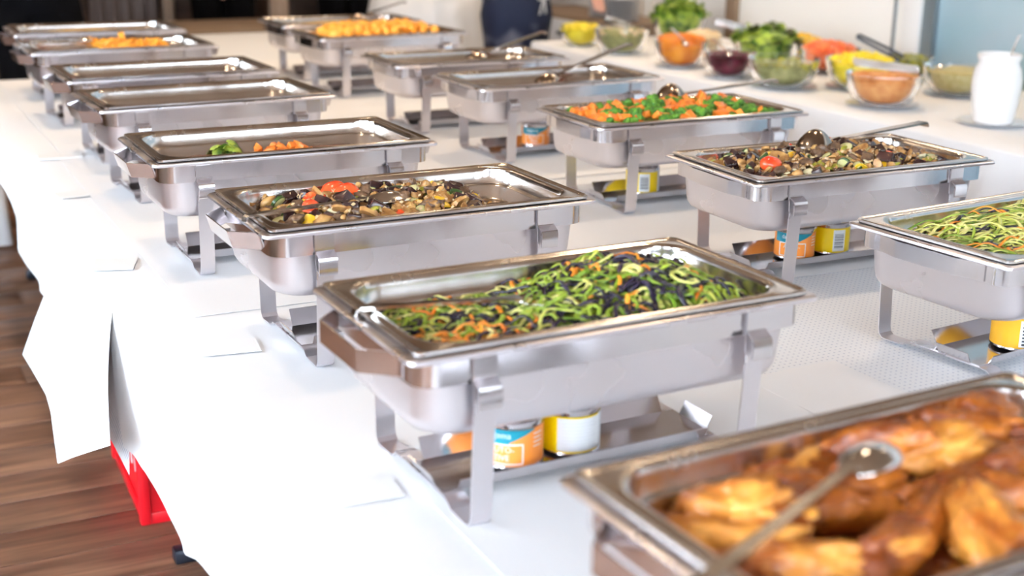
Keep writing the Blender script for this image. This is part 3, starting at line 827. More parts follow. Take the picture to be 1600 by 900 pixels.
ORD = ['leftmost', 'second from left', 'third from left', 'fourth from left', 'fifth from left', 'sixth from left', 'seventh from left', 'eighth from left', 'ninth from left', 'tenth from left', 'eleventh from left', 'twelfth from left', 'thirteenth from left', 'fourteenth from left']
def scatter(k, f, mix, where, seed, xr, yr, mask=None, gap=.75, sc=1.0):
    rr = random.Random(seed); pts = []; zones = {}
    for kind, n in mix:
        meshes, lb, cat = KIND[kind]
        for _ in range(n):
            for tr in range(30):
                x, y = rr.uniform(*xr), rr.uniform(*yr)
                if mask and rr.random() > mask(x, y): continue
                if min(((x - a) ** 2 + (y - b) ** 2) for a, b in pts) ** .5 > .0115 * gap if pts else True: break
            pts.append((x, y))
            z = f(x, y) + rr.uniform(-.001, .007)
            o = link_mesh(kind, rr.choice(meshes), None)
            o.location = to_world(k, (x, y, z))
            tl = .5 if kind != 'broccoli_floret' else .7
            o.rotation_euler = (rr.gauss(0, tl), rr.gauss(0, tl), rr.uniform(0, 6.28))
            s = rr.uniform(.85, 1.25) * sc; o.scale = (s, s, s)
            col_ = ('left end', 'left', 'centre', 'right', 'right end')[min(4, int((x - xr[0]) / (xr[1] - xr[0]) * 5))]
            rw_ = ('front', 'middle', 'back')[min(2, int((y - yr[0]) / (yr[1] - yr[0]) * 3))]
            zones.setdefault((kind, rw_ + ' ' + col_), []).append((x, o)); tag(o, None, cat, lb + 's ' + where)
    for (kind, zn), L in zones.items():
        L.sort(key=lambda q: q[0])
        for i, (x, o) in enumerate(L):
            od = '' if len(L) == 1 else ', ' + ORD[min(i, 13)]
            o['label'] = KIND[kind][1] + ' ' + where + ', ' + zn + od
def crumbs(k, f, m, n, seed, label, xr, yr, r=.0028):
    rr = random.Random(seed); parts = []
    for _ in range(n):
        x, y = rr.uniform(*xr), rr.uniform(*yr); z = f(x, y) + rr.uniform(.003, .014); s = r * rr.uniform(.6, 1.2)
        c = Vector((x, y, z)); ax = [Vector((rr.gauss(0, 1), rr.gauss(0, 1), rr.gauss(0, 1))).normalized() * s for _ in range(3)]
        V = [c + ax[0] * 1.4, c - ax[0] * 1.4, c + ax[1], c - ax[1], c + ax[2], c - ax[2]]
        F = [(0, 2, 4), (2, 1, 4), (1, 3, 4), (3, 0, 4), (2, 0, 5), (1, 2, 5), (3, 1, 5), (0, 3, 5)]
        parts.append((V, F))
    V, F, _ = join(parts); o = link_mesh('pale_crumbs', pyd('pale_crumbs', V, F, False), m)
    s = DISH[k]; o.location = s.location; o.rotation_euler = s.rotation_euler; o.scale = s.scale
    tag(o, label, 'crumbs', None, 'stuff')

MIXB = (('dark_mushroom', 36), ('mushroom_slice', 60), ('mushroom_chunk', 56), ('aubergine_piece', 34), ('courgette_slice', 20), ('green_pepper_piece', 16), ('yellow_pepper_piece', 16), ('red_pepper_piece', 7), ('onion_piece', 18))
fB = bed('B', 'slope', M['bed_brown'], 3, 'brown mushroom juices and small bits in the left mushroom dish')
scatter('B', fB, MIXB, 'in left mushroom dish', 31, (-.24, .20), (-.118, .118), lambda x, y: 1 if x < .13 else .35)
crumbs('B', fB, M['nut'], 260, 32, 'pale seeds sprinkled on the left mushroom dish', (-.24, .17), (-.118, .118))
for (x, y, s, rz) in ((-.085, .085, 2.0, .3), (-.075, .055, 1.7, .2), (-.165, -.01, 1.4, .9)):
    o = link_mesh('red_pepper_strip', KIND['red_pepper_piece'][0][1], None); o.location = to_world('B', (x, y, fB(x, y) + .016)); o.rotation_euler = (.35, 0, rz); o.scale = (s, s * .7, s)
    tag(o, ['bright red pepper strip at the back of the left mushroom dish, uppermost', 'bright red pepper strip just below the uppermost one in the left mushroom dish', 'red pepper strip under the spoon handle in the left mushroom dish'][(-.085, -.075, -.165).index(x)], 'pepper')
MIXR = (('dark_mushroom', 40), ('mushroom_slice', 70), ('mushroom_chunk', 66), ('aubergine_piece', 44), ('courgette_slice', 24), ('green_pepper_piece', 24), ('yellow_pepper_piece', 20), ('red_pepper_piece', 8), ('onion_piece', 22))
fR1 = bed('R1', 'high', M['bed_brown'], 4, 'brown mushroom juices and small bits in the right mushroom dish')
scatter('R1', fR1, MIXR, 'in right mushroom dish', 41, (-.235, .235), (-.115, .115))
crumbs('R1', fR1, M['nut'], 420, 42, 'pale seeds sprinkled on the right mushroom dish', (-.235, .235), (-.115, .115))
tm = blob('tomato_half', .026, .021, .016, 3, .12, 3, 1.0, M['red'])
for (x, y, s, lb) in ((-.185, -.05, 1.0, 'large shiny red tomato half at the near left of the right mushroom dish'), (-.03, .105, .62, 'small red tomato piece beside the ladle of the right mushroom dish')):
    o = link_mesh('tomato_half', tm, None); o.location = to_world('R1', (x, y, fR1(x, y) + .014)); o.rotation_euler = (.2, .1, .4); o.scale = (s, s, s); tag(o, lb, 'tomato')
fR2 = bed('R2', 'high', M['bed_green'], 5, 'vegetable bed under the broccoli and carrots', 'vegetables')
scatter('R2', fR2, (('carrot_piece', 105), ('broccoli_floret', 80)), 'in broccoli dish', 51, (-.235, .235), (-.112, .112), None, 1.1)
fC = bed('C', 'low', M['stew_red'], 6, 'thin pink-orange residue on the bottom of the nearly empty dish')
scatter('C', fC, (('carrot_piece', 14),), 'in nearly empty dish', 61, (-.03, .10), (.05, .10), None, .9, .62)
lf = patch('lettuce_bit', .02, M['lettuce'], 77, .8, .06)
for k in range(6):
    o = link_mesh('lettuce_bit', lf, None); o.location = to_world('C', (-.10 + .02 * (k % 3), .10 + .012 * (k // 3), .206 + .006 * (k % 2))); o.rotation_euler = (R.gauss(0, .6), R.gauss(0, .6), R.uniform(0, 6)); o.scale = (.8, .8, .8)
    tag(o, 'bright green lettuce bit in the nearly empty dish, %s row, %s' % (('front', 'back')[k // 3], ORD[k % 3]), 'lettuce', 'lettuce bits in the nearly empty dish')
fF = bed('F', 'low', M['stew_red'], 7, 'thin sauce under the carrot sticks')
scatter('F', heap_fn('full', 2), (('carrot_stick', 52),), 'in far left dish', 71, (-.06, .16), (-.10, .10))
bed('G', 'full', M['curry'], 8, 'pale yellow gratin filling the farthest dish of the left row', 'gratin')
bed('D', 'low', M['stew'], 18, 'thin brown sauce left in the dish behind the lettuce-bit dish', 'sauce')
bed('E', 'low', M['stew'], 19, 'thin brown sauce left in the second dish behind the lettuce-bit dish', 'sauce')
bed('R3', 'low', M['stew_red'], 9, 'reddish stew low in the dish behind the broccoli', 'stew')
bed('R4', 'low', M['stew'], 10, 'brown stew low in the second dish behind the broccoli', 'stew')
fR5 = bed('R5', 'high', M['curry'], 11, 'orange sauce under the potato pieces')
scatter('R5', lambda x, y: fR5(x, y) + .012, (('potato_piece', 90),), 'in far potato dish', 81, (-.22, .20), (-.10, .10), None, 1.3)
bed('R6', 'full', M['curry'], 12, 'yellow gratin filling the farthest dish of the right row', 'gratin')
bed('A0', 'low', M['oil'], 13, 'brown frying juices under the chicken pieces', 'juices')

# fried chicken pieces
def chicken_me(i, L, W_, H_, taper, bend, m):
    bm = bmesh.new(); bmesh.ops.create_icosphere(bm, subdivisions=5, radius=1)
    for v in bm.verts:
        p = v.co.copy(); t = (p.x + 1) / 2
        w_ = 1 - taper * t ** 1.5
        q = Vector((p.x * L, p.y * W_ * w_ + bend * L * (p.x ** 2 - .4), p.z * H_ * (w_ * .6 + .4)))
        n = noise.noise(p * 1.4 + Vector((i * 7, 0, 0))) * .34 + noise.noise(p * 3.4 + Vector((0, i * 3, 0))) * .16 + abs(noise.noise(p * 6)) * .16 + noise.noise(p * 12) * .08 + noise.noise(p * 26) * .04
        v.co = q * (1 + n)
    me = fin(bm, 'chicken_piece', True, None); me.materials.append(m); return me
CH = [chicken_me(1, .058, .036, .026, .3, .1, M['chicken_pale']), chicken_me(2, .068, .023, .02, .5, .25, M['chicken']), chicken_me(3, .055, .028, .024, .6, -.2, M['chicken']),
      chicken_me(4, .075, .024, .020, .2, .3, M['chicken_pale']), chicken_me(5, .062, .030, .024, .7, .1, M['chicken']), chicken_me(6, .05, .034, .022, .2, 0, M['chicken'])]
cps = [  # world x,y, dz, rz, tilt, kind, label
 (.628, .862, .214, -.95, .15, 3, 'long golden fried chicken strip at the left end of the foreground dish'),
 (.672, .868, .226, -1.0, .25, 0, 'plump golden fried chicken breast near the left end of the foreground dish'),
 (.722, .918, .214, .1, .1, 3, 'pale-topped golden chicken piece behind the plump breast'),
 (.752, .892, .214, .6, -.1, 5, 'small dark brown chicken piece behind the spoon bowl'),
 (.795, .925, .212, -.2, .1, 4, 'brown chicken piece against the far wall of the pan'),
 (.845, .905, .240, 2.1, -.45, 1, 'chicken piece with upright pointed tip, right of the spoon bowl'),
 (.900, .935, .226, .1, .1, 1, 'long chicken strip along the far wall of the pan'),
 (.905, .875, .238, -.5, .1, 0, 'broad brown chicken piece right of the upright one'),
 (.965, .895, .238, -.6, .1, 4, 'crisp chicken piece near the right edge, back row'),
 (1.02, .930, .230, .4, .1, 5, 'chicken piece at the far right corner of the foreground pan'),
 (1.03, .86, .236, -.3, .1, 1, 'chicken piece at the right end of the foreground pan'),
 (.880, .825, .228, .15, .05, 1, 'long dark chicken strip right below the spoon bowl'),
 (.955, .825, .232, .2, .1, 4, 'dark-edged chicken piece at the right side, middle row'),
 (.700, .835, .222, .8, .1, 2, 'chicken piece under the spoon handle'),
 (.765, .845, .216, -.4, .1, 2, 'chicken piece directly under the spoon bowl'),
 (.800, .785, .226, .5, .1, 1, 'brown chicken piece just in front of the spoon bowl'),
 (.680, .770, .222, -.5, .1, 3, 'golden chicken strip in front of the spoon handle'),
 (.745, .755, .226, .3, .1, 4, 'golden chicken piece at the bottom of the photo, left of centre'),
 (.835, .745, .232, 1.1, .15, 0, 'thick golden chicken piece at the bottom edge of the photo'),
 (.900, .770, .232, -.6, .1, 2, 'chicken piece at the bottom edge, right of the thick one'),
 (.965, .755, .228, .4, .1, 5, 'chicken piece at the lower right edge of the photo'),
 (1.03, .78, .226, -.2, .1, 4, 'chicken piece at the right end, front row'),
 (.645, .795, .206, .3, .1, 2, 'small chicken piece in the near left corner of the pan'),
 (.810, .875, .218, .0, .1, 5, 'brown chicken piece behind the spoon bowl, right of the dark one')]
for x, y, dz, rz, tl, kd, lb in cps:
    o = link_mesh('chicken_piece', CH[kd], None, None, (x, y, TZ + .004 + dz), (R.uniform(-.2, .2), -tl, rz)); tag(o, lb, 'fried chicken')
for k in range(12):
    x, y = .62 + .42 * (k % 6) / 5, .77 + .12 * (k // 6)
    o = link_mesh('chicken_piece', CH[(k * 5) % 6], None, None, (x, y, TZ + .198), (0, 0, k * 1.3), (.9, .9, .55)); tag(o, 'fried chicken piece in the lower layer of the foreground dish, %s row, %s' % (('front', 'back')[k // 6], ORD[k % 6]), 'fried chicken', 'lower layer of chicken pieces')

# ------------------------------------------------------------------ serving spoons
def spoon(name, C, E, bl, bw, bd, hw, label, cat, up=False, sag=.0, parent=None, mtl='steel_spoon', flare=1.3):
    C, E = Vector(C), Vector(E); ax = (E - C); Ln = ax.length; ax.normalize()
    side = ax.cross(Vector((0, 0, 1))).normalized(); nz = side.cross(ax).normalized()
    root = empty(name, C); tag(root, label, cat)
    sg = 1 if up else -1
    V, F = [], []; nr, na = 7, 22
    for lay in (0, 1):
        for r in range(nr + 1):
            t = r / nr
            for a in range(na):
                an = 2 * pi * a / na; dx = cos(an) * bl / 2 * t; dy = sin(an) * bw / 2 * t * (1 - .12 * cos(an))
                dz = sg * bd * (1 - t * t) - sg * lay * .0018
                V.append(ax * (dx - bl * .0) + side * dy + nz * dz)
    for lay in (0, 1):
        o = lay * (nr + 1) * na
        for r in range(nr):
            for a in range(na):
                b = (a + 1) % na
                F.append((o + r * na + a, o + r * na + b, o + (r + 1) * na + b, o + (r + 1) * na + a))
    for a in range(na):
        b = (a + 1) % na; p, q = nr * na, (2 * nr + 1) * na
        F.append((p + a, p + b, q + b, q + a))
    me = pyd('spoon_bowl', V, F, True, 60); bmx = bmesh.new(); bmx.from_mesh(me); bmesh.ops.remove_doubles(bmx, verts=bmx.verts, dist=1e-5); bmesh.ops.recalc_face_normals(bmx, faces=bmx.faces); bmx.to_mesh(me); bmx.free()
    link_mesh('spoon_bowl', me, M[mtl], root)
    n = 16; V, F = [], []
    for i in range(n + 1):
        t = i / n; s = bl * .42 + (Ln - bl * .42) * t
        wd = (hw * (1.25 - 1.0 * min(1, t * 5)) if t < .1 else hw * (.75 + (flare - .75) * t))
        z = -sag * sin(pi * t) + (.004 * (1 - t)) 
        for sx, sz in ((-1, -1), (1, -1), (1, 1), (-1, 1)): V.append(ax * s + side * sx * wd / 2 + nz * (z + sz * .0022 + (0 if abs(sx) == 0 else 0)))
    for i in range(n):
        for k in range(4):
            l = (k + 1) % 4; F.append((i * 4 + k, i * 4 + l, i * 4 + 4 + l, i * 4 + 4 + k))
    F.append((3, 2, 1, 0)); F.append((n * 4, n * 4 + 1, n * 4 + 2, n * 4 + 3))
    link_mesh('spoon_handle', pyd('spoon_handle', V, F, True, 40), M[mtl], root)
    # hooked end
    V, F = sweep([E - C, E - C + ax * .004 - nz * .002, E - C + ax * .006 - nz * .010], hw * flare, .002, side)
    link_mesh('hook', pyd('hook', V, F, True, 30), M[mtl], root)
    return root
spoon('serving_spoon', (.80, 1.485, .984), (.542, 1.497, 1.003), .09, .06, .012, .017, 'steel serving spoon sunk in the green and black strands, handle over the left rim', 'spoon', flare=.9)
spoon('serving_spoon', (.815, 2.092, .992), (.552, 2.035, 1.000), .095, .06, .013, .015, 'steel serving spoon lying upside down in the left mushroom dish', 'spoon', up=True, flare=.95)
spoon('ladle', (1.85, 2.225, .986), (2.224, 2.30, 1.000), .090, .078, .036, .020, 'ladle in the right mushroom dish with its flat handle reaching right', 'ladle', up=True, flare=1.2, mtl='steel_ladle_reflect')
spoon('ladle', (1.94, 2.926, .986), (2.34, 3.01, 1.000), .090, .078, .036, .018, 'ladle in the broccoli dish, handle reaching right', 'ladle', up=True, flare=1.2, mtl='steel_ladle_reflect')
spoon('ladle', (1.871, 3.487, .962), (2.282, 3.70, 1.03), .085, .072, .020, .018, 'ladle in the reddish stew behind the broccoli, handle raised', 'ladle', up=True, mtl='steel_ladle_reflect')
spoon('ladle', (1.907, 4.059, .962), (2.285, 4.296, 1.01), .085, .072, .020, .018, 'ladle in the brown stew dish, second behind the broccoli', 'ladle', up=True, mtl='steel_ladle_reflect')
spoon('ladle', (1.917, 5.225, .985), (2.294, 5.66, 1.01), .085, .07, .02, .018, 'ladle in the farthest dish of the right row', 'ladle', up=True, mtl='steel_ladle_reflect')
spoon('tongs', (.73, 4.60, 1.004), (.53, 4.66, 1.006), .05, .035, .012, .035, 'broad steel tongs over the carrot stick dish at far left', 'tongs', up=True, flare=1.0)
spoon('serving_spoon', (.785, .835, 1.022), (.500, .715, 1.010), .082, .050, .010, .012, 'steel serving spoon with round highlights lying on the fried chicken', 'spoon', up=True, flare=1.35)

# ------------------------------------------------------------------ fuel cans
def bent_text(txt, size, rad, ang, z, name, m, parent):
    cu = bpy.data.curves.new(name, 'FONT'); cu.body = txt; cu.size = size; cu.align_x = 'LEFT'; cu.resolution_u = 2
    ob = bpy.data.objects.new(name, cu); COL.objects.link(ob)
    dg = bpy.context.evaluated_depsgraph_get(); me = bpy.data.meshes.new_from_object(ob.evaluated_get(dg))
    bpy.data.objects.remove(ob)
    for v in me.vertices:
        a = ang + v.co.x / rad; v.co = Vector((rad * cos(a), rad * sin(a), z + v.co.y))
    me.materials.clear(); me.materials.append(m)
    o = link_mesh(name, me, None, parent); return o
def curved(a0, a1, z0, z1, rad, n=8, slope=0):
    V, F = [], []
    for i in range(n + 1):
        a = a0 + (a1 - a0) * i / n
        V += [(rad * cos(a), rad * sin(a), z0 + slope * (i / n)), (rad * cos(a), rad * sin(a), z1)]
    for i in range(n): F.append((2 * i, 2 * i + 2, 2 * i + 3, 2 * i + 1))
    return V, F
Rc, Hc = .0425, .068
can_me = lathe('can_body', [(.001, .001), (Rc - .003, .001), (Rc, .003), (Rc, .005), (Rc - .001, .0065), (Rc - .001, Hc - .008), (Rc, Hc - .006), (Rc + .0006, Hc - .002), (Rc - .0008, Hc), (Rc - .003, Hc - .001), (Rc - .004, Hc - .012), (.001, Hc - .012)], 36, True, True)
gel_me = lathe('fuel_gel', [(Rc - .0045, Hc - .0115), (.001, Hc - .0110)], 36, False, True)
def can(x, y, style, label, rot=0.0):
    r = empty('fuel_can', (x, y, TZ + .006 + .016), rot); tag(r, label, 'fuel can')
    link_mesh('can_body', can_me, M['steel'], r); link_mesh('fuel_gel', gel_me, M['black_oil'], r)
    q = Rc - .0004; F0 = -pi / 2 - .46 # camera-facing side
    base = {'o': 'can_orange', 'y': 'can_yellow', 'a': 'can_amber'}[style]
    V, F = curved(0, 2 * pi, .006, Hc - .010, q, 48); link_mesh('paper_label', pyd('paper_label', V, F), M[base], r)
    if style == 'o':
        V, F = curved(F0 - .1, F0 + .75, Hc - .028, Hc - .010, q + .0003, 10, .016) ; V2, F2 = curved(F0 - 1.3, F0 - .1, Hc - .030, Hc - .010, q + .0003, 10, .0)
        VV, FF, _ = join([(V, F), (V2, F2)]); link_mesh('teal_patch', pyd('teal_patch', VV, FF), M['can_teal'], r)
        bent_text('dagema', .012, q + .0006, F0 - .9, Hc - .022, 'lettering', M['can_white'], r)
        # white rounded frame with the product words
        L = [(F0 - 1.0, F0 + .35, .036, .038), (F0 - 1.0, F0 + .35, .0085, .0105), (F0 + .31, F0 + .36, .0105, .036), (F0 - 1.02, F0 - .97, .0105, .036)]
        VV, FF, _ = join([curved(a, b, c, d_, q + .0003, 8) for a, b, c, d_ in L]); link_mesh('white_frame', pyd('white_frame', VV, FF), M['can_white'], r)
        bent_text('AUTO-', .0115, q + .0006, F0 - .78, .026, 'lettering', M['can_white'], r); bent_text('TIVE', .0115, q + .0006, F0 - .62, .0145, 'lettering', M['can_white'], r)
        L = [(F0 + .72, F0 + 1.1 - .06 * (k % 2), .049 - .006 * k, .0505 - .006 * k) for k in range(4)]
        VV, FF, _ = join([curved(a, b, c, d_, q + .0003, 4) for a, b, c, d_ in L]); link_mesh('small_print', pyd('small_print', VV, FF), M['can_white'], r)
    elif style == 'y':
        V, F = curved(F0 - .35, F0 + .30, .009, Hc - .013, q + .0003, 8); link_mesh('white_panel', pyd('white_panel', V, F), M['can_white'], r)
        L = []; z = .016
        for k in range(13):
            h = (.001, .0018, .0007, .0013)[k % 4]; L.append((F0 - .28, F0 + .22, z, z + h)); z += h + (.0012, .0008, .0018)[k % 3]
        VV, FF, _ = join([curved(a, b, c, d_, q + .0006, 4) for a, b, c, d_ in L]); link_mesh('barcode', pyd('barcode', VV, FF), M['can_black'], r)
        V, F = curved(F0 + .95, F0 + 1.5, .006, Hc - .010, q + .0003, 6); link_mesh('grey_edge', pyd('grey_edge', V, F), M['plate'], r)
    elif style == 'a':
        V, F = curved(F0 + .35, F0 + 1.1, .009, Hc - .013, q + .0003, 8); link_mesh('white_panel', pyd('white_panel', V, F), M['can_white'], r)
        L = [(F0 + .45, F0 + .60, .012 + .006 * k, .0155 + .006 * k) for k in range(7)]
        VV, FF, _ = join([curved(a, b, c, d_, q + .0006, 4) for a, b, c, d_ in L]); link_mesh('barcode', pyd('barcode', VV, FF), M['can_black'], r)
    return r
def can_at(k, lx, ly, style, label, rot=0):
    p = to_world(k, (lx, ly, 0)); return can(p.x, p.y, style, label, rot)
can_at('A', -.085, -.015, 'o', 'orange and teal fuel can under the centre dish')
c2 = can_at('A', .006, -.012, 'y', 'yellow fuel can with a wide white text panel under the centre dish', .1)
V, F = curved(-pi / 2 - .46 - .55, -pi / 2 - .46 + 1.0, .009, Hc - .012, Rc + .0004, 14); link_mesh('text_panel', pyd('text_panel', V, F), M['can_white'], c2)
L = [(-pi / 2 - .86, -pi / 2 + .35 - .1 * (k % 3), .014 + .005 * k, .0152 + .005 * k) for k in range(8)]
VV, FF, _ = join([curved(a, b, c, d_, Rc + .0007, 8) for a, b, c, d_ in L]); link_mesh('small_print', pyd('small_print', VV, FF), M['plate'], c2)
can_at('R1', -.085, -.015, 'o', 'orange and teal fuel can under the right mushroom dish')
can_at('R1', .010, -.008, 'y', 'yellow fuel can with barcode under the right mushroom dish', .3)
can_at('R0', -.08, -.03, 'a', 'amber fuel can under the dish at the right edge', -.6)
can_at('R2', -.085, -.010, 'y', 'yellow fuel can with barcode under the broccoli dish', .05)
can_at('R3', -.04, .0, 'o', 'orange fuel can under the reddish stew dish', .2)

# ------------------------------------------------------------------ salad table: bowls, plates, salads
def bowl_mesh(Rr, H):
    b = Rr * .55
    prof = [(.001, .003), (b, .003), (b * 1.12, .008), (Rr * .80, H * .22), (Rr * .92, H * .5), (Rr * .98, H * .8), (Rr, H), (Rr + .001, H + .001), (Rr + .002, H), (Rr * .98 + .0022, H * .8), (Rr * .92 + .0022, H * .5), (Rr * .80 + .0024, H * .21), (b * 1.12 + .002, .004), (b, .0), (.001, .0)]
    return lathe('glass_bowl', prof, 40, True, True)
def filling_mesh(Rr, H, dome, seed, amp):
    b = Rr * .55; fz = H * .80
    prof = [(.001, .004), (b * .97, .004), (b * 1.10, .010), (Rr * .79, H * .22), (Rr * .91, H * .5), (Rr * .94, fz)]
    V, F = loft([circ(r, z, 40) for r, z in prof], True)
    rings = []
    for i in range(1, 8):
        t = i / 7; r = Rr * .92 * cos(t * pi / 2); z0 = fz + dome * sin(t * pi / 2)
        rings.append([(r * cos(2 * pi * k / 40), r * sin(2 * pi * k / 40), z0 + amp * noise.noise(Vector((cos(2 * pi * k / 40) * r * 60, sin(2 * pi * k / 40) * r * 60, seed)))) for k in range(40)])
    V2, F2 = loft([circ(Rr * .92, fz, 40)] + rings, False, True)
    a = join([(V, F), (V2, F2)]); return a
def surf(rr, Rr, H, dome):
    t = rr.random() ** .5; a = rr.uniform(0, 2 * pi); r = t * Rr * .9
    z = H * .80 + dome * math.sqrt(max(0, 1 - t * t)); return r * cos(a), r * sin(a), z
def salad(bx, by, Rr, H, label, contents, clabel, cat, dome, m, style, seed, plate_=True, m2=None):
    bz = TZ + .002
    if plate_:
        p = link_mesh('plate', lathe('plate', [(.001, 0), (Rr * .6, 0), (Rr * .95, .009), (Rr * .97, .011), (Rr * .6, .004), (.001, .004)], 36, True, True), M['plate'], None, (bx, by, bz))
        tag(p, 'white plate under the ' + label, 'plate'); bz += .0045
    o = link_mesh('glass_bowl', bowl_mesh(Rr, H), M['glass'], None, (bx, by, bz)); tag(o, label, 'bowl')
    parts = [tuple(filling_mesh(Rr, H, dome, seed, .006)) ]
    parts = [(parts[0][0], parts[0][1], 0)]
    rr = random.Random(seed)
    if style == 'strand':
        for _ in range(420):
            x, y, z = surf(rr, Rr, H, dome); a = rr.uniform(0, 6.28); p = []
            for i in range(6):
                p.append((x, y, z + .004 * sin(i * .6))); a += rr.uniform(-.4, .6); x += cos(a) * .008; y += sin(a) * .008
                q = math.hypot(x, y); 
                if q > Rr * .9: x *= Rr * .9 / q; y *= Rr * .9 / q
            V, F = tube(p, .0022, 4); parts.append((V, F, 1 if m2 and rr.random() < .35 else 0))
    elif style == 'chunk':
        for _ in range(130):
            x, y, z = surf(rr, Rr, H, dome); s = rr.uniform(.009, .015)
            bm = bmesh.new(); bmesh.ops.create_cube(bm, size=2)
            mt = Matrix.Rotation(rr.uniform(0, 6), 3, (rr.random(), rr.random(), rr.random() + .1)) 
            V = [Vector((x, y, z)) + mt @ Vector((v.co.x * s, v.co.y * s * .8, v.co.z * s * .45)) for v in bm.verts]
            F = [tuple(v.index for v in f.verts) for f in bm.faces]; bm.free(); parts.append((V, F, 1 if m2 and rr.random() < .4 else 0))
    elif style == 'grain':
        for _ in range(900):
            x, y, z = surf(rr, Rr, H, dome); s = .003
            c = Vector((x, y, z + .001)); V = [c + Vector(v) * s for v in ((1, 0, 0), (-1, 0, 0), (0, 1, 0), (0, -1, 0), (0, 0, 1), (0, 0, -1))]
            parts.append((V, [(0, 2, 4), (2, 1, 4), (1, 3, 4), (3, 0, 4), (2, 0, 5), (1, 2, 5), (3, 1, 5), (0, 3, 5)], 0))
    elif style == 'leaf':
        for _ in range(95):
            x, y, z = surf(rr, Rr * 1.05, H, dome); z -= rr.uniform(0, .03); s = rr.uniform(.022, .04); az = rr.uniform(0, 6.28); tl = rr.uniform(.2, 1.4)
            mt = Matrix.Rotation(az, 3, 'Z') @ Matrix.Rotation(-tl, 3, 'Y')
            V, F = [], []
            for j in range(5):
                for i in range(7):
                    u, v = i / 6, j / 4 - .5
                    ww = s * 1.1 * sin(pi * (.12 + .8 * u)); fr = .25 * s * abs(v) * 2 * sin(i * 2.1 + j * 3 + x * 90)
                    V.append(Vector((x, y, z)) + mt @ Vector((u * s * 1.5, v * 1.6 * ww, fr - .3 * s * u * u)))
            for j in range(4):
                for i in range(6): F.append((j * 7 + i, j * 7 + i + 1, j * 7 + i + 8, j * 7 + i + 7))
            parts.append((V, F, 1 if m2 and rr.random() < .35 else 0))
    V, F, mi = join(parts)
    o = link_mesh(contents, pyd(contents, V, F, True, 50, mi), [m, m2 or m], None, (bx, by, bz)); tag(o, clabel, cat, None, 'stuff')
S = salad
S(3.325, 5.85, .104, .10, 'glass bowl of yellow salad under the reaching hand', 'yellow_salad', 'yellow pepper salad under the reaching hand', 'salad', .02, M['yellow_veg'], 'chunk', 1, False)
S(3.349, 5.50, .130, .115, 'glass bowl of grey-green salad beyond the carrots', 'herb_salad', 'grey-green mixed salad in the bowl beyond the carrots', 'salad', .015, M['herb'], 'chunk', 2, False, M['cream_veg'])
S(3.90, 5.84, .135, .12, 'tall glass bowl heaped with green lettuce', 'lettuce_salad', 'green lettuce leaves heaped highest of the salads', 'salad', .11, M['lettuce'], 'leaf', 3, False)
S(3.336, 4.97, .117, .11, 'glass bowl of shredded carrot', 'carrot_salad', 'bright orange shredded carrot heaped in a bowl', 'salad', .05, M['orange_strand'], 'strand', 4)
S(3.63, 5.24, .10, .10, 'glass bowl of cream-coloured vegetables behind the beetroot', 'cauliflower_salad', 'cream-coloured vegetables behind the beetroot', 'salad', .035, M['cream_veg'], 'chunk', 5, False)
S(3.78, 4.94, .150, .105, 'glass bowl of mixed green and dark leaves', 'leaf_salad', 'mixed light green and dark red lettuce leaves behind the beetroot', 'salad', .065, M['lettuce'], 'leaf', 6, False, M['lettuce_dark'])
S(3.333, 4.60, .109, .105, 'glass bowl of dark red beetroot', 'beetroot_salad', 'dark red beetroot slices in a bowl', 'salad', .012, M['beet'], 'strand', 7)
S(3.370, 4.285, .142, .112, 'glass bowl of olive green courgette and aubergine salad', 'courgette_salad', 'olive green courgette and aubergine salad', 'salad', -.01, M['herb'], 'chunk', 8, True, M['olive'])
S(4.06, 5.05, .095, .09, 'glass bowl of orange pepper strips near the white panel', 'orange_pepper_salad', 'orange-yellow pepper strips near the white panel', 'salad', .03, M['yellow'], 'chunk', 9, False)
S(3.85, 4.58, .130, .10, 'glass bowl of tomato pieces', 'tomato_salad', 'red tomato pieces heaped before the white panel', 'salad', .04, M['tomato'], 'chunk', 10)
S(3.642, 4.14, .139, .115, 'glass bowl of bright yellow peppers', 'yellow_pepper_salad', 'bright yellow pepper chunks heaped in a bowl', 'salad', .035, M['yellow_veg'], 'chunk', 11)
S(4.03, 4.28, .095, .095, 'small glass bowl of green gherkins behind the yellow peppers', 'green_salad', 'small green pieces in the bowl behind the yellow peppers', 'salad', .015, M['olive'], 'chunk', 12, False, M['herb'])
S(3.418, 3.755, .137, .115, 'glass bowl of orange-brown coleslaw with tongs on top', 'coleslaw', 'orange-brown shredded salad', 'salad', .02, M['slaw'], 'strand', 13)
S(3.884, 3.86, .130, .11, 'glass bowl of pale grain salad left of the white jar', 'grain_salad', 'pale yellow grain salad', 'salad', .01, M['grain'], 'grain', 14)
S(4.0, 3.38, .13, .12, 'glass bowl of green leaves behind the white jar', 'rocket_salad', 'green leaves at the right edge of the photo behind the white jar', 'salad', .05, M['lettuce'], 'leaf', 15, False)

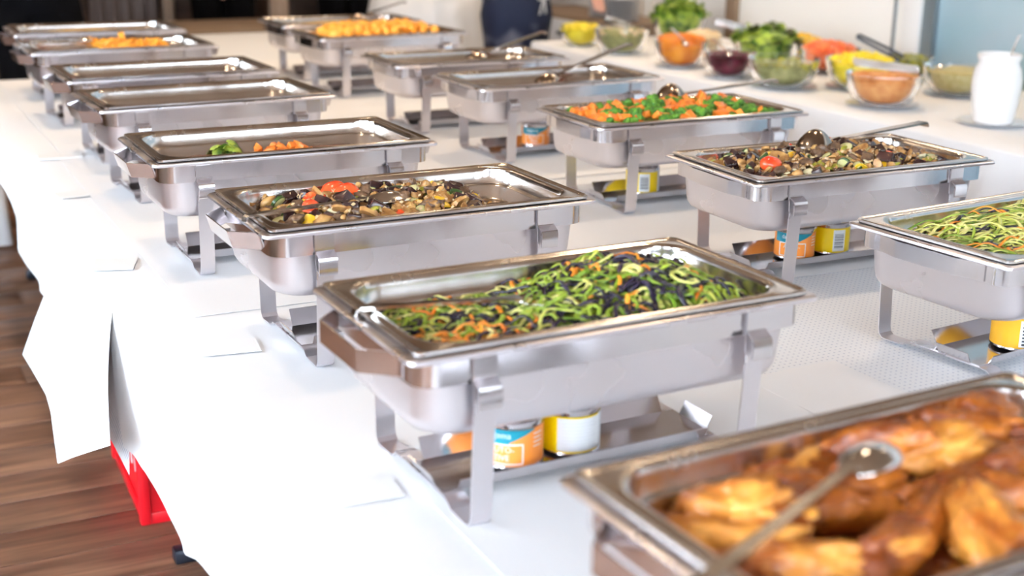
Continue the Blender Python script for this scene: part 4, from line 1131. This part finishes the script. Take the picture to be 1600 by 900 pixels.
def tongs_at(C, E, label, w=.02, cat='tongs', mtl='steel_spoon'):
    C, E = Vector(C), Vector(E); r = empty('salad_tongs', C); tag(r, label, cat)
    ax = (E - C); side = ax.cross(Vector((0, 0, 1))).normalized(); up = side.cross(ax.normalized())
    for s in (-1, 1):
        P = [side * s * .004 + ax * 1.0, side * s * .012 + ax * .8, side * s * .020 + ax * .4, side * s * .016 + ax * .1, side * s * .010]
        V, F = sweep([p + up * (.006 * s) for p in P], w, .002, up); link_mesh('arm', pyd('arm', V, F, True, 30), M[mtl], r)
    V, F = sweep([ax * 1.0 - side * .005, ax * 1.02, ax * 1.0 + side * .005], w, .002, up); link_mesh('hinge', pyd('hinge', V, F, True), M[mtl], r)
tongs_at((3.36, 3.86, .905), (3.47, 3.64, .895), 'polished tongs resting across the coleslaw bowl', .022)
tongs_at((3.93, 4.22, .85), (3.82, 4.38, .93), 'dark tongs standing in the bowl of green gherkins', .012, mtl='dark_metal')
tongs_at((3.40, 5.42, .86), (3.30, 5.58, .91), 'tongs in the grey-green salad beyond the carrots', .02)
tongs_at((3.80, 4.98, .88), (3.62, 5.12, .93), 'tongs on the mixed leaves behind the beetroot', .018)
spoon('salad_spoon', (3.84, 3.90, .862), (3.97, 3.78, .875), .05, .035, .008, .012, 'small spoon in the pale grain salad', 'spoon', up=True)
spoon('salad_spoon', (3.28, 4.86, .87), (3.30, 5.0, .92), .04, .03, .008, .010, 'small spoon stuck in the front of the carrot bowl', 'spoon', up=True)
spoon('salad_spoon', (3.27, 4.52, .862), (3.33, 4.72, .90), .04, .03, .008, .010, 'small spoon in the beetroot', 'spoon', up=True)

# white ceramic jar with an embossed crest
jx, jy = 3.505, 3.30
p = link_mesh('saucer', lathe('saucer', [(.001, 0), (.07, 0), (.118, .010), (.120, .012), (.07, .004), (.001, .004)], 40, True, True), M['plate'], None, (jx, jy, TZ + .002)); tag(p, 'white saucer under the white ceramic jar', 'saucer')
jr = empty('ceramic_jar', (jx, jy, TZ + .0065)); tag(jr, 'white ceramic jar with an embossed emblem and a ladle inside', 'jar')
link_mesh('jar_body', lathe('jar_body', [(.001, 0), (.060, 0), (.066, .004), (.076, .06), (.083, .12), (.083, .15), (.076, .185), (.068, .20), (.067, .210), (.073, .222), (.074, .232), (.071, .235), (.066, .232), (.062, .212), (.062, .20), (.076, .14), (.06, .02), (.001, .012)], 44, True, True), M['ceramic'], jr)
bm = bmesh.new()
V, F = [], []
emb = []
for (a0, z0, s) in ((0, .150, .019), (-.22, .135, .013), (.22, .135, .013), (0, .118, .012), (-.14, .170, .010), (.14, .170, .010)):
    bm2 = bmesh.new(); bmesh.ops.create_icosphere(bm2, subdivisions=2, radius=1)
    an = -pi / 2 - .55 + a0; c = Vector((.0815 * cos(an), .0815 * sin(an), z0))
    emb.append(([c + Vector((v.co.x * s, v.co.y * s, v.co.z * s)) * Vector((1, 1, 1)).x * 1.0 if False else c + Vector((v.co.x * s * .55, v.co.y * s * .55, v.co.z * s)) for v in bm2.verts], [tuple(v.index for v in f.verts) for f in bm2.faces])); bm2.free()
bm.free()
V, F, _ = join(emb); link_mesh('embossed_emblem', pyd('embossed_emblem', V, F), M['ceramic'], jr)
spoon('dressing_ladle', (jx + .01, jy + .01, TZ + .10), (jx + .055, jy - .02, TZ + .30), .04, .03, .008, .011, 'ladle standing in the white ceramic jar', 'ladle')
# ------------------------------------------------------------------ people and things in the background
def skin_body(name, J, E_, m, parent=None):
    me = bpy.data.meshes.new(name); me.from_pydata([j[:3] for j in J], E_, [])
    ob = bpy.data.objects.new(name, me); COL.objects.link(ob)
    md = ob.modifiers.new('s', 'SKIN'); sk = me.skin_vertices[0].data
    for i, j in enumerate(J):
        r_ = j[3] if isinstance(j[3], (tuple, list)) else (j[3], j[3]); sk[i].radius = r_; sk[i].use_root = (i == 0)
    ob.modifiers.new('u', 'SUBSURF').levels = 2
    dg = bpy.context.evaluated_depsgraph_get(); me2 = bpy.data.meshes.new_from_object(ob.evaluated_get(dg)); bpy.data.objects.remove(ob)
    me2.name = name; me2.materials.clear(); me2.materials.append(m); me2.polygons.foreach_set('use_smooth', [True] * len(me2.polygons))
    return link_mesh(name, me2, None, parent)
def garment(name, rings, m, parent, folds=0, fa=0.0, n=48, solid=True):
    """rings: (cx,cy,z,rx,ry)"""
    L = []
    zmax = rings[0][2]; zmin = rings[-1][2]
    # refine
    RR = []
    for a, b in zip(rings, rings[1:]):
        for s in range(4): RR.append(tuple(a[i] + (b[i] - a[i]) * s / 4 for i in range(5)))
    RR.append(rings[-1])
    for cx, cy, z, rx, ry in RR:
        t = (zmax - z) / max(1e-6, zmax - zmin); L.append([(cx + (rx * (1 + fa * t * sin(folds * 2 * pi * k / n + 1.3 * sin(4 * pi * k / n)))) * cos(2 * pi * k / n), cy + (ry * (1 + fa * t * sin(folds * 2 * pi * k / n + 1.3 * sin(4 * pi * k / n)))) * sin(2 * pi * k / n), z) for k in range(n)])
    V, F = loft(L); return link_mesh(name, pyd(name, V, F), m, parent)
def person(x, y, rz, label, top, bottom, hair, arms, gown=None, scale=1.0, lean=0.0, sleeves=None):
    r = empty('person', (x, y, 0), rz, (scale,) * 3); tag(r, label, 'person')
    # skeleton, facing -y
    J = [(0, 0, .95, (.15, .11)), (0, 0, 1.10, (.13, .09)), (0, -lean * .5, 1.30, (.15, .10)), (0, -lean * .8, 1.42, (.13, .085)), (0, -lean * .9, 1.50, (.052, .052)), (0, -lean * 1.0, 1.56, (.05, .055)),
         (0, -lean * 1.05 - .005, 1.63, (.072, .090)), (0, -lean * 1.08, 1.70, (.072, .088)), (0, -lean * 1.08, 1.75, (.045, .055))]
    E_ = [(0, 1), (1, 2), (2, 3), (3, 4), (4, 5), (5, 6), (6, 7), (7, 8)]
    for s in (-1, 1):
        b = len(J); J += [(s * .095, 0, .86, .085), (s * .10, -.005, .50, .058), (s * .10, .005, .46, .055), (s * .10, .02, .28, .050), (s * .10, .03, .09, .036), (s * .105, -.04, .04, .035), (s * .11, -.13, .03, .028)]
        E_ += [(0, b)] + [(b + i, b + i + 1) for i in range(6)]
    hands = []
    for s, (el, wr) in zip((-1, 1), arms):
        b = len(J); sh = (s * .185, -lean * .75, 1.40, .052); J += [sh, (*el, .040), (*wr, (.028, .022))]; E_ += [(3, b), (b, b + 1), (b + 1, b + 2)]
        W_ = Vector(wr); d = (W_ - Vector(el)).normalized(); side = d.cross(Vector((0, 0, 1))); side = side.normalized() if side.length > .2 else Vector((1, 0, 0))
        c = len(J); pm_ = W_ + d * .055; J.append((*pm_, (.036, .016))); E_.append((b + 2, c))
        dn = Vector((0, 0, -1)) if abs(d.z) < .7 else Vector((0, -1, 0))
        for f, (o_, ln) in enumerate(((-.028, .062), (-.010, .074), (.010, .070), (.027, .055))):
            q = len(J); p1 = pm_ + d * .030 + side * o_; p2 = p1 + d * ln * .5 + dn * .010; p3 = p2 + d * ln * .4 + dn * .024
            J += [(*p1, .0095), (*p2, .009), (*p3, .007)]; E_ += [(c, q), (q, q + 1), (q + 1, q + 2)]
        q = len(J); t1 = W_ + d * .03 - side * s * .038; t2 = t1 + d * .035 - side * s * .012 + dn * .012
        J += [(*t1, .011), (*t2, .009)]; E_ += [(b + 2, q), (q, q + 1)]
        hands.append((sh, el, wr))
    skin_body('body', J, E_, M['skin'], r)
    hy = -lean * 1.06
    for s in (-1, 1):
        link_mesh('eye', blob('eye', .011, .006, .008, 1, 0, 2, 1, M['eye']), None, r, (s * .03, hy - .088, 1.655))
        link_mesh('ear', blob('ear', .012, .02, .032, 2, .1, 2, 1, M['skin']), None, r, (s * .078, hy, 1.645))
    link_mesh('nose', blob('nose', .012, .018, .022, 3, .05, 2, 1, M['skin']), None, r, (0, hy - .098, 1.63))
    link_mesh('mouth', blob('mouth', .024, .008, .007, 3, 0, 2, 1, M['lip']), None, r, (0, hy - .085, 1.59))
    me = blob('hair', .092, .108, .105, 5, .06, 3, 2, hair)
    bmx = bmesh.new(); bmx.from_mesh(me); bmesh.ops.delete(bmx, geom=[v for v in bmx.verts if (v.co.y < -.03 and v.co.z < .035) or v.co.z < -.07], context='VERTS'); bmx.to_mesh(me); bmx.free()
    link_mesh('hair', me, None, r, (0, hy + .008, 1.675))
    garment('top', [(0, -lean * .85, 1.485, .07, .06), (0, -lean * .8, 1.455, .15, .095), (0, -lean * .7, 1.38, .20, .125), (0, -lean * .5, 1.25, .185, .125), (0, -lean * .2, 1.10, .165, .115), (0, 0, .97, .185, .135), (0, 0, .90, .195, .142)], top, r, 7, .02)
    if gown:
        garment('skirt', gown[0], gown[1], r, gown[2], gown[3], 72)
    else:
        for s in (-1, 1):
            garment('trouser_leg', [(s * .06, 0, .96, .12, .135), (s * .09, 0, .85, .105, .12), (s * .10, 0, .50, .078, .085), (s * .10, .02, .09, .068, .078)], bottom, r, 5, .03)
    for s, (sh, el, wr) in zip((-1, 1), hands):
        a, b_, c_ = Vector(sh[:3]), Vector(el), Vector(wr); c1 = b_.lerp(c_, .86)
        V, F = tube([a + Vector((-s * .03, 0, .01)), a, a.lerp(b_, .5), b_, b_.lerp(c_, .5), c1], [.07, .068, .06, .054, .048, .042], 14)
        link_mesh('sleeve', pyd('sleeve', V, F), sleeves or top, r)
    for s in (-1, 1):
        V, F, = loft([rrect(.038, .12, .035, .0, 5, s * .105, -.055), rrect(.042, .125, .04, .025, 5, s * .105, -.055), rrect(.040, .11, .038, .055, 5, s * .105, -.045), rrect(.034, .05, .032, .09, 5, s * .105, .02)], True, True)
        link_mesh('shoe', pyd('shoe', V, F, True, 50), M['shoe'], r)
    return r, hands
ad = (((-.27, .0, 1.15), (-.12, -.20, 1.12)), ((.27, .0, 1.15), (.12, -.24, 1.16)))
person(.80, 6.22, .1, 'person in a black suit standing beyond the far end of the left table', M['black_cloth'], M['black_cloth'], M['hair'], ad)
person(.20, 6.72, .2, 'person in black standing leftmost beyond the tables, partly out of frame', M['black_cloth'], M['black_cloth'], M['hair'], ad)
person(2.12, 8.15, 2.9, 'person in black trousers standing far back between the curtain and the tan post', M['black_cloth'], M['black_cloth'], M['hair'], ad)
person(3.0, 8.4, 3.2, 'person in dark clothes far back, left of the white gown', M['black_cloth'], M['black_cloth'], M['hair'], ad)
gr = [(0, 0, 1.08, .17, .13), (0, 0, .98, .24, .20), (0, 0, .87, .33, .29), (0, 0, .6, .38, .34), (0, .02, .02, .46, .42)]
person(3.10, 7.30, .0, 'person in a full white gown standing beyond the right dish row', M['white_gown'], M['white_gown'], M['hair'], ad, gown=(gr, M['white_gown'], 17, .05))
nr = [(0, 0, 1.02, .165, .125), (0, 0, .95, .205, .17), (0, .0, .85, .215, .19), (0, 0, .70, .195, .17), (0, 0, .45, .17, .15)]
pr, hd = person(3.29, 6.50, .62, 'person in navy with a faded pale patch and white apron bow, reaching over the salads', M['navy'], M['navy'], M['hair'],
       (((-.27, .0, 1.15), (-.12, -.22, 1.12)), ((.14, -.26, 1.17), (.06, -.40, 1.02))), gown=(nr, M['navy'], 5, .02), sleeves=M['sleeve'], lean=.14)
# white cuff around the reaching wrist
el, wr = Vector(hd[1][1]), Vector(hd[1][2]); a = el.lerp(wr, .45)
V, F = tube([a, el.lerp(wr, .7), wr + (wr - el).normalized() * .02], [.055, .066, .050], 16); link_mesh('cuff', pyd('cuff', V, F), M['cuff'], pr)
V, F = [], []
for k, (dx, dz) in enumerate(((-.05, .06), (.05, .05), (.012, -.02), (-.03, -.05))): pass
# apron bow on the back-left hip: two loops and tails
bp_ = []
for s in (-1, 1):
    bp_.append(sweep([(0, 0, 0), (s * .03, 0, .022), (s * .055, 0, .012), (s * .05, 0, -.01), (0, 0, 0)], .022, .002, (0, 1, 0)))
    bp_.append(sweep([(0, 0, 0), (s * .018, .004, -.04), (s * .035, .006, -.085)], .02, .002, (1, 0, .2)))
V, F, _ = join(bp_); link_mesh('apron_bow', pyd('apron_bow', V, F), M['cuff'], pr, (-.10, -.215, .955), (0, 0, 0))

# curtain, posts
def curtain(x0, x1, y, z0, z1, m, label, nf):
    V, F = [], []; n = 80
    for i in range(n + 1):
        t = i / n; x = x0 + (x1 - x0) * t; yy = .03 * sin(t * nf * 2 * pi)
        for z in (z0, z1): V.append((x, y + yy, z))
    for i in range(n): F.append((2 * i, 2 * i + 2, 2 * i + 3, 2 * i + 1))
    o = link_mesh('curtain', pyd('curtain', V, F), m); tag(o, label, 'curtain'); return o
curtain(1.40, 1.82, 8.6, .02, 2.6, M['curtain'], 'grey-brown curtain hanging far back behind the left dish row', 5)
def post(x, y, w_, m, label):
    o = link_mesh('post', boxes_mesh('post', [(-w_ / 2, w_ / 2, -w_ / 2, w_ / 2, 0, ZT)], bev=.006), m, None, (x, y, 0)); tag(o, label, 'post')
post(1.90, 8.7, .07, M['wood_tan'], 'thin tan wooden post right of the curtain')
post(2.50, 8.3, .12, M['wood_tan'], 'tan wooden post behind the farthest dish of the right row')
post(2.62, 8.75, .14, M['wall_beige'], 'beige post right of the tan one far back')
# sideboard against the right wall beyond the salad table
cb = empty('sideboard', (4.12, 7.1, 0)); tag(cb, 'beige sideboard with grey doors beyond the salad table', 'sideboard')
link_mesh('carcass', boxes_mesh('carcass', [(-.20, .21, -.62, .62, .06, .78)], bev=.006), M['wall_beige'], cb)
for i in range(3):
    dr = link_mesh('door', boxes_mesh('door', [(-.215, -.20, -.61 + i * .41, -.61 + i * .41 + .40, .10, .75)], bev=.004), M['plate'], cb)
    link_mesh('door_handle', boxes_mesh('door_handle', [(-.235, -.215, -.61 + i * .41 + .17, -.61 + i * .41 + .24, .66, .68)], bev=.003), M['dark_metal'], dr)
NUM = ('first', 'second', 'third', 'fourth', 'fifth', 'sixth', 'seventh', 'eighth', 'ninth', 'tenth', 'eleventh', 'twelfth', 'thirteenth', 'fourteenth')
pm = None
for (x, y, r_, n, lb) in ((4.03, 6.62, .095, 11, 'nearer plate stack on the sideboard'), (4.05, 6.86, .095, 14, 'farther plate stack on the sideboard')):
    for i in range(n):
        if pm is None: pm = lathe('dinner_plate', [(.001, 0), (r_ * .6, 0), (r_, .009), (r_ * 1.01, .011), (r_ * .6, .004), (.001, .004)], 32, True, True)
        o = link_mesh('dinner_plate', pm, M['plate'], None, (x, y, .782 + i * .0115))
        tag(o, 'white dinner plate, %s from the bottom of the %s' % (NUM[i], lb), 'plate', lb)
# table farther back between the rows, seen over the left row
tb = empty('side_table', (1.85, 7.45, 0)); tag(tb, 'beige-topped table standing farther back between the two dish rows', 'table')
link_mesh('tabletop', boxes_mesh('tabletop', [(-.55, .45, -.35, .3, .72, .75)], bev=.004), M['wall_beige'], tb)
for sx in (-.50, .40):
    for sy in (-.3, .25): link_mesh('leg', boxes_mesh('leg', [(sx - .02, sx + .02, sy - .02, sy + .02, 0, .72)]), M['dark_metal'], tb)
st = empty('stool', (.40, 6.02, 0)); tag(st, 'cream-covered low stool on the floor at the left edge of the photo', 'stool')
link_mesh('cover', pyd('cover', *loft([rrect(.17, .15, .03, .01), rrect(.16, .14, .03, .2), rrect(.155, .135, .03, .44), rrect(.14, .12, .03, .455)], False, True), True, 40), M['cuff'], st)
